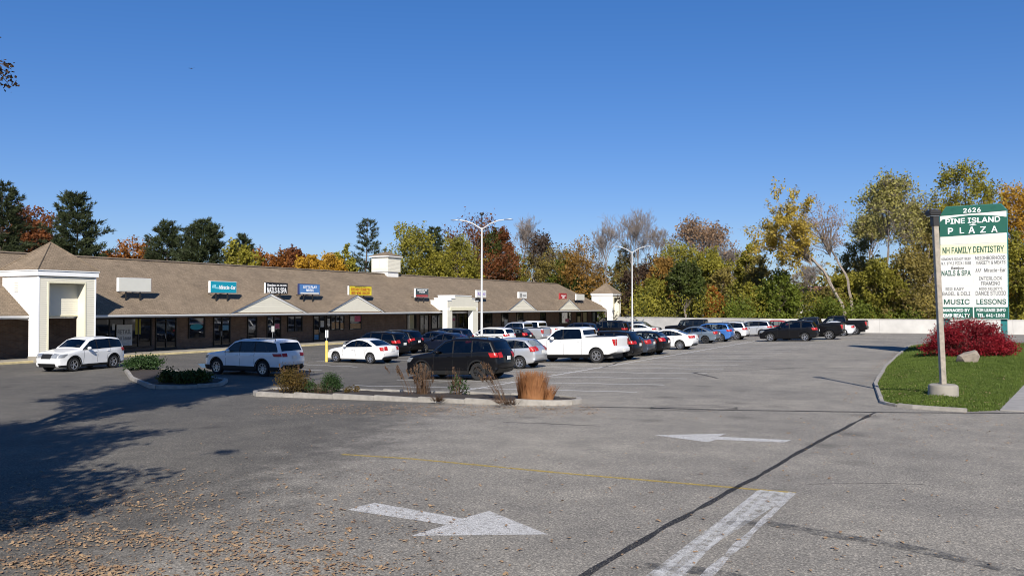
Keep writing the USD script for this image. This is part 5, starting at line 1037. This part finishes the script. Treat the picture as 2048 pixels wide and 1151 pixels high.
    for msk, nm, gm in ((g_ws, 'windscreen', 'car_glass'), (g_rw, 'rear_window', dark)):
        idx = np.where(msk)[0]
        if len(idx) < 2: continue
        idx = np.arange(idx.min(), idx.max() + 1); q = strip_pts(idx, np.linspace(-.97, .97, 11), -.006); a, b2 = len(idx), 11
        ii, jj = np.meshgrid(np.arange(a - 1), np.arange(b2 - 1), indexing='ij'); part(t, nm, (q.reshape(-1, 3), np.stack([ii * b2 + jj, ii * b2 + jj + 1, (ii + 1) * b2 + jj + 1, (ii + 1) * b2 + jj], -1).reshape(-1, 4)), LOOK[gm], smooth=True)
    def patch(xr, zr, y0, y1, off, ny_=6):
        idx = np.where((rg[:, 0] >= xr[0]) & (rg[:, 0] <= xr[1]) & (rg[:, 1] >= zr[0]) & (rg[:, 1] <= zr[1]))[0]
        if len(idx) < 2: return None
        ys = np.linspace(y0, y1, ny_); q = strip_pts(idx, ys, off); a, b2 = len(idx), ny_; ii, jj = np.meshgrid(np.arange(a - 1), np.arange(b2 - 1), indexing='ij')
        keep = np.linalg.norm(rg[idx[ii.ravel()]] - rg[idx[(ii + 1).ravel()]], axis=1) < .2
        return q.reshape(-1, 3), np.stack([ii * b2 + jj, ii * b2 + jj + 1, (ii + 1) * b2 + jj + 1, (ii + 1) * b2 + jj], -1).reshape(-1, 4)[keep]
    x0, x1, z0, z1 = D['head']; z0, z1 = float(zs(z0)), float(zs(z1)); x1 *= sx
    for s in (1, -1):
        mb = MB(); q = patch((-.1, .9), (z0 - .03, z1 + .03), s * .50, s * .995, .014, 8)
        if q: mb.add(*q)
        sp_ = Polygon([(-.1, z0), (x1 * .6, z0 + .03), (x1, z1 + .02), (-.1, z1 + .01)]).buffer(0).intersection(S.buffer(-.004)).difference(arches)
        if not sp_.is_empty and sp_.geom_type == 'Polygon' and sp_.area > .003: mb.add(*side(sp_, s, .012, .07, .04, (.012, .035, .07, .11)))
        if mb.n: part(t, 'headlight', mb, LOOK['clear_lens'], smooth=True)
        x2, x3, z2, z3 = D['tail']; z2, z3 = float(zs(z2)), float(zs(z3)); x2 *= sx
        mb = MB(); q = patch((Ln - .9, Ln + .1), (z2 - .02, z3 + .02), s * (.60 if kind != 'pickup' else .80), s * .995, .014, 8)
        if q: mb.add(*q)
        sp_ = Polygon([(Ln + .1, z2), (x2 + .10, z2), (x2, z3), (Ln + .1, z3)]).intersection(S.buffer(-.004))
        if not sp_.is_empty and sp_.geom_type == 'Polygon' and sp_.area > .003: mb.add(*side(sp_, s, .012, .07, .04, (.012, .035, .07, .11)))
        if mb.n: part(t, 'tail_light', mb, LOOK['red_lens'], smooth=True)
        # mirror, handles, seams
        mx = D['ws'][0] * sx + .38; mz = float(belt(mx)) + .10; my = float(half(mx, mz - .14, False))
        h3 = trimesh.creation.icosphere(2); v = np.array(h3.vertices) * [.10, .11, .085] * (1.25 if kind == 'pickup' else 1)
        part(t, 'mirror', (v + [X(mx), s * (my + .12), mz - .02], h3.faces), LOOK[body if kind != 'jeep' else 'black_plastic'], smooth=True)
        bx = [D['win'][0] * sx + .18] + [b_ * sx for b_ in D['bars'][:2]]
        if kind in ('pickup',): bx = [1.62 * sx, 2.66 * sx, 3.80 * sx]
        mb = MB()
        for i, b_ in enumerate(bx):
            zz = np.linspace(.42, float(belt(b_)) - .02, 7); xx = np.full(7, b_) + (.0 if i < 2 else .0); 
            xx = np.where((np.abs(xx - axl[1]) < ar + .05) & (zz < R * 2 + .15), axl[1] - ar - .06 , xx) if i == 2 else xx
            okk = [not arches.contains(shapely.Point(a, c)) for a, c in zip(xx, zz)]
            y = half(xx, zz) + .003
            for j in range(6):
                if okk[j] and okk[j + 1]: mb.add([[X(xx[j]) - .008, s * y[j], zz[j]], [X(xx[j]) + .008, s * y[j], zz[j]], [X(xx[j + 1]) + .008, s * y[j + 1], zz[j + 1]], [X(xx[j + 1]) - .008, s * y[j + 1], zz[j + 1]]], [[0, 1, 2, 3]])
        if mb.n: part(t, 'door_seam', mb, LOOK['black_plastic'])
        for b_ in bx[1:]:
            hx = b_ - .18; hz = float(belt(hx)) - .14; hy = float(half(hx, hz, False)); part(t, 'door_handle', MB().cbox(X(hx) - .09, X(hx) + .09, s * hy - .028, s * hy + .028, hz - .018, hz + .018, .012), LOOK[body])
    zg0, zg1 = float(zs(z0 - .10)), float(zs(z1 - .02))
    q = patch((-.1, .6), (zg0, zg1), -.49, .49, .014, 9)
    if q: part(t, 'grille', q, LOOK[grille], smooth=True)
    q = patch((-.1, .5), (.24, .46), -.8, .8, .014, 11)
    if q: part(t, 'front_bumper_inset', q, LOOK['black_plastic'], smooth=True)
    c_ = D['clad'] if clad is None else clad
    q = patch((Ln - .7, Ln + .1), (.25, max(.42, c_ + .14 if c_ else .40)) if kind != 'pickup' else (.50, .72), -.97, .97, .014, 13)
    if q: part(t, 'rear_bumper_trim', q, LOOK['black_plastic' if kind != 'pickup' else body], smooth=True)
    if c_:
        cl = S.buffer(-.004).intersection(shapely.union_all([sbox(0, 0, Ln, c_)] + [shapely.Point(a, R + .01).buffer(ar + .065, 10) for a in axl])).difference(arches)
        for s in (1, -1):
            mb = MB()
            for g in getattr(cl, 'geoms', [cl]):
                if g.area > .004: mb.add(*side(g, s, .012, .15, .06, (.012, .035, .07)))
            part(t, 'cladding', mb, LOOK[cladmat], smooth=True)
    # plate at the back, wing emblem, rails, interior, wheels
    pz = float(zs({'sedan': .82, 'fastback': .84, 'suv': .88, 'bigsuv': .93, 'hatch': .84, 'pickup': .66, 'jeep': .7}[kind])); k_ = np.argmin(np.abs(rg[:, 1] - pz) + 10 * (rg[:, 0] < Ln - .9)); px_ = X(rg[k_, 0]) - .06 - .05 * (kind not in ('pickup', 'jeep'))
    part(t, 'licence_plate', MB().box(px_ - .012, px_, -.155, .155, pz - .08, pz + .08), LOOK[plate])
    if (D['rails'] if rails is None else rails):
        zr_ = D['H'] * sz; xa, xb2 = (D['ws'][1] + .3) * sx, (D['dlo_end'] - .1) * sx; yr = float(half((xa + xb2) / 2, zr_ - .1, False)) - .10
        for s in (1, -1):
            mb = MB().tube([X(xa), s * yr, zr_ + .03], [X(xb2), s * yr, zr_ + .025], .018, n=6)
            for u in (xa + .02, (xa + xb2) / 2, xb2 - .02): mb.tube([X(u), s * yr, zr_ - .06], [X(u), s * yr, zr_ + .03], .018, n=6)
            part(t, 'roof_rail', mb, LOOK['black_plastic'])
    cx0, cx1 = D['ws'][0] * sx + .1, (D['rw'][1] * sx - .35 if kind != 'pickup' else 3.7 * sx)
    part(t, 'interior', MB().box(X(Ln - .35), X(.35), -hw + .30, hw - .30, .26, zb0 - .22).box(X(cx1), X(cx0 + .2), -hw + .14, hw - .14, zb0 - .30, zb0 - .08), LOOK['interior_cloth'])
    zrf = D['H'] * sz
    for sxp, s in (((D['bars'][0]) * sx - .05, .36), ((D['bars'][0]) * sx - .05, -.36), ((D['bars'][0] + .92) * sx, .36), ((D['bars'][0] + .92) * sx, -.36)):
        mb = MB().cbox(X(sxp) - .09, X(sxp) + .07, s - .23, s + .23, zb0 - .15, min(zb0 + .14, zrf - .22), .05).cbox(X(sxp) - .06, X(sxp) + .05, s - .12, s + .12, min(zb0 + .15, zrf - .22), min(zb0 + .32, zrf - .1), .03)
        part(t, 'seat', mb, LOOK['interior_cloth'])
    if kind == 'pickup': part(t, 'bed_cover', MB().box(X(5.68 * sx), X(3.98 * sx), -hw + .14, hw - .14, 1.43 * sz, 1.462 * sz), LOOK['black_plastic'])
    if kind == 'jeep':
        part(t, 'spare_wheel', MB().lathe([(0, -.11), (.30, -.11), (.38, -.06), (.38, .06), (.30, .11), (0, .11)], (-Ln / 2 - .12, 0, 1.0), 0, 22), LOOK['rubber'], smooth=40)
    rm = rim_mesh(R, spokes)
    tp = [(R * .66, -.10), (R * .90, -.115), (R * .985, -.09), (R, -.05), (R, .05), (R * .985, .09), (R * .90, .115), (R * .66, .10)]
    for a in axl:
        for s in (1, -1):
            c = (X(a), s * (hw - .135), R); w = part(t, 'wheel', MB().lathe(tp, c, 1, 26), LOOK['rubber'], smooth=35)
            v = rm[0] * [1, s, 1] + np.array([c[0], c[1] + s * .07, c[2]]); part(w, 'rim', (v, rm[1] if s > 0 else rm[1][:, ::-1]), LOOK[rim])
            part(w, 'brake_disc', MB().lathe([(0, 0), (R * .67, 0), (R * .67, .02)], (c[0], c[1] + s * .02, c[2]), 1, 20), LOOK['dark_metal'])
    return t
def _px(p):
    q = np.array([p[0], p[1], float(G(p[0])) - HC]); return CX + FPX * (q @ RGT) / (q @ FWD)

car('suv', 'paint_white', 'white crossover facing the camera beside the near tower', rear=(226, 735), front_x=147.5, L=4.55, H=1.74, clad=.36, plate='sign_blue', rails=False, hr=(212, 290))
car('bigsuv', 'paint_white', 'white three-row SUV half in tree shade near the kidney-shaped island', rear=(525.7, 752.3), front_x=434, spokes=8)
car('sedan', 'paint_white', 'white sedan parked beside the yellow bollard', rear=(741, 727), front_x=672.6, spokes=7)
car('suv', 'paint_black', 'dark SUV directly behind the white sedan', at=(-33.2, 45.7), L=4.8, rails=True)
car('suv', 'paint_black', 'black SUV with bright red tail light behind the white sedan', at=(-34.4, 49.1), L=4.7, H=1.70)
car('sedan', 'paint_navy', 'dark sedan left of two behind the black SUV with black wheels', at=(-34.4, 54.6), L=4.7)
car('sedan', 'paint_navy', 'dark navy sedan just left of the black SUV with black wheels', at=(-31.2, 51.6), L=4.8)
car('suv', 'paint_navy', 'dark blue car behind the two navy sedans', at=(-35.8, 58.5), H=1.58, clad=0.0, rails=False)
car('suv', 'paint_black', 'black SUV with black wheels beyond the long planting island', rear=(956.6, 760), front_x=845.9, L=4.66, H=1.77, rim='black_alloy', clad=.40, cladmat='black_plastic')
car('hatch', 'paint_silver', 'silver hatchback right behind the black SUV with black wheels', rear=(1040, 737), heading=182)
car('suv', 'paint_white', 'white crossover behind the near lamp post', at=(-33.4, 61.5), H=1.62, clad=.3, rails=False)
car('hatch', 'paint_black', 'small black car with red tail light next to the white crossover behind the lamp post', at=(-33.3, 64.6))
car('pickup', 'paint_silver', 'silver pickup truck behind the white pickup truck', 'pickup_truck', at=(-33.2, 68.0), group='pickup trucks on the lot')
car('pickup', 'paint_white', 'white pickup truck farther back, beyond the silver pickup', 'pickup_truck', at=(-33.3, 71.2), H=2.02, group='pickup trucks on the lot')
car('pickup', 'paint_white', 'large white pickup truck at the dividing line', 'pickup_truck', rear=(1193.5, 725.5), heading=178, spokes=6, group='pickup trucks on the lot')
car('suv', 'paint_black', 'black SUV mostly hidden behind the large white pickup truck', at=(-16.1, 45.0), rails=True)
car('sedan', 'paint_charcoal', 'charcoal sedan right of the large white pickup truck', rear=(1268.5, 712.5), heading=180, L=4.65)
car('hatch', 'paint_black', 'black hatchback between charcoal sedan and white sedan', at=(-16.4, 51.2), H=1.5)
car('fastback', 'paint_white', 'white sedan right of the charcoal sedan in the middle row', rear=(1360, 699), heading=180, spokes=10)
car('bigsuv', 'paint_black', 'big black SUV with red tail light left of the far lamp post', at=(-30.2, 81.2), H=1.9)
car('suv', 'paint_navy', 'dark blue SUV behind the large white pickup truck cab', at=(-32.2, 77.2), H=1.75)
car('fastback', 'paint_white', 'white sedan right behind the far lamp post', at=(-29.6, 88.6), L=5.0)
car('suv', 'paint_slate', 'grey SUV facing right beside the dark jeep', at=(-35.2, 92.8), heading=0, rails=False, clad=0.0)
car('jeep', 'paint_black', 'dark boxy jeep in front of the boundary wall', at=(-25.0, 92.5))
car('sedan', 'paint_slate', 'slate grey sedan with black wheels next to the blue wagon', rear=(1410.7, 686.5), heading=180, rim='black_alloy')
car('suv', 'paint_blue', 'blue station wagon in the middle row', rear=(1441, 683.5), heading=180, H=1.66, clad=0.0, rear_glass='car_glass')
car('suv', 'paint_light_silver', 'pale silver SUV right of the blue wagon', rear=(1473, 679.5), heading=180, H=1.72)
car('suv', 'paint_silver', 'silver SUV behind the front of the black crossover', rear=(1524, 673), heading=180, clad=.0, rails=False)
car('hatch', 'paint_red', 'red car mostly hidden behind the black crossover', at=(-15.8, 92.2), H=1.6)
car('suv', 'paint_black', 'black crossover with silver wheels at the end of the empty stalls', rear=(1610, 682), heading=180, L=4.78, H=1.74, clad=0.0, rails=False, rim='alloy')
car('pickup', 'paint_black', 'black pickup truck right behind the black crossover', 'pickup_truck', rear=(1658.5, 678.8), heading=180, group='pickup trucks on the lot')
car('sedan', 'paint_light_silver', 'pale sedan between the two black pickup trucks', at=(-8.9, 87.0))
car('pickup', 'paint_black', 'rightmost black pickup truck in front of the boundary wall', 'pickup_truck', rear=(1710, 669.2), heading=180, group='pickup trucks on the lot')

# ------------------------------------------------------------------ fallen leaves
rng = np.random.default_rng(33); pts = []
def scatter(pxs, n, sg):
    for _ in range(n):
        px, py = pxs(); pts.append(gp(px, py)[:2] + rng.normal(0, sg, 2))
cl = [(rng.uniform(-150, 800), rng.uniform(950, 1170)) for _ in range(150)]
cl = [c for c in cl if c[1] > 1035 - .26 * c[0] and c[0] < 80 + (c[1] - 900) * 3.4]
for c in cl:
    k = int(rng.integers(6, 70) * (1.3 if c[0] < 300 else .55)); w = rng.uniform(60, 190)
    for _ in range(k): pts.append(gp(c[0] + rng.normal(0, w * .5), np.clip(c[1] + rng.normal(0, 6), 925, 1300))[:2])
scatter(lambda: (rng.uniform(-50, 900), rng.uniform(940, 1200)), 1500, .1)
scatter(lambda: (rng.uniform(520, 1200), rng.uniform(802, 822) + 8), 1500, .12)                                     # along the island kerb
scatter(lambda: (rng.uniform(560, 1180), 808 + abs(rng.normal(0, 14))), 500, .1)
scatter(lambda: (rng.uniform(300, 2048), rng.uniform(812, 1150)), 800, .2)
scatter(lambda: (rng.uniform(1600, 2048), 826 + abs(rng.normal(0, 40))), 260, .2)
scatter(lambda: (1760 + rng.uniform(0, 60) * 1.0, rng.uniform(700, 800)), 90, .2)
for t in rng.uniform(26, 60, 260): pts.append(np.array([-3.25 - abs(rng.normal(0, .18)) + .028 * max(0, 42 - t), t]))   # gutter of the lawn kerb
pts = np.array(pts); pz = G(pts[:, 0]) + .012
inl = shapely.contains_xy(LAWN, pts[:, 0], pts[:, 1]); pz = np.where(inl, lawn_z(pts[:, 0], pts[:, 1]) + .05, pz)
gl = []
for _ in range(900):
    x, y = rng.uniform(-2.5, 5), 25.5 + 14 * rng.random() ** 1.5
    if LAWN.contains(shapely.Point(x, y)): gl.append((x, y))
gl = np.array(gl); ii = shapely.contains_xy(isl, pts[:, 0], pts[:, 1]); pz = pz + .14 * ii
ctr = np.vstack([np.c_[pts, pz], np.c_[gl, lawn_z(gl[:, 0], gl[:, 1]) + .075]])
n = len(ctr); a = rng.uniform(0, 6.283, n); s = .010 + .036 * rng.random(n) ** 1.8; til = rng.normal(0, .25, (n, 2)); cu = rng.uniform(.02, .3, n) * s
u = np.stack([np.cos(a), np.sin(a), til[:, 0] * .5], 1); w = np.stack([-np.sin(a), np.cos(a), til[:, 1] * .5], 1)
loc = np.array([(-1.0, 0), (-.35, .55), (.15, .35), (.5, .62), (1.0, 0), (.5, -.62), (.15, -.35), (-.35, -.55)])
V = ctr[:, None] + s[:, None, None] * (u[:, None] * loc[None, :, :1] + w[:, None] * loc[None, :, 1:] * .9); V[..., 2] += (np.abs(loc[:, 1]) > .3)[None] * cu[:, None] + rng.uniform(0, .007, (n, 8)); V[..., 2] = np.maximum(V[..., 2], (ctr[:, 2] - .006)[:, None])
F = np.array([[0, 1, 7], [1, 2, 6], [1, 6, 7], [2, 3, 4], [2, 4, 6], [4, 5, 6]]); F = (F[None] + (np.arange(n) * 8)[:, None, None]).reshape(-1, 3)
single('fallen_leaves', (V.reshape(-1, 3), F), LOOK['fallen_leaf'], 'dry tan leaves scattered over the asphalt and along the kerbs', 'leaves', kind='stuff')

# bird far off in the sky
p = at_depth(383, 137, 60); bd = thing('bird', 'small dark bird gliding high in the left part of the sky', 'bird', None, p)
h3 = trimesh.creation.icosphere(1); part(bd, 'body', (np.array(h3.vertices) * [.10, .05, .025], h3.faces), LOOK['dark_metal'])
for s in (-1, 1): part(bd, 'wing', MB().add([[0, 0, .01], [.05, s * .02, .01], [s * .2, s * .1, .03], [s * .19, s * .08, .01]], [[0, 1, 2], [0, 2, 3]]), LOOK['dark_metal'])
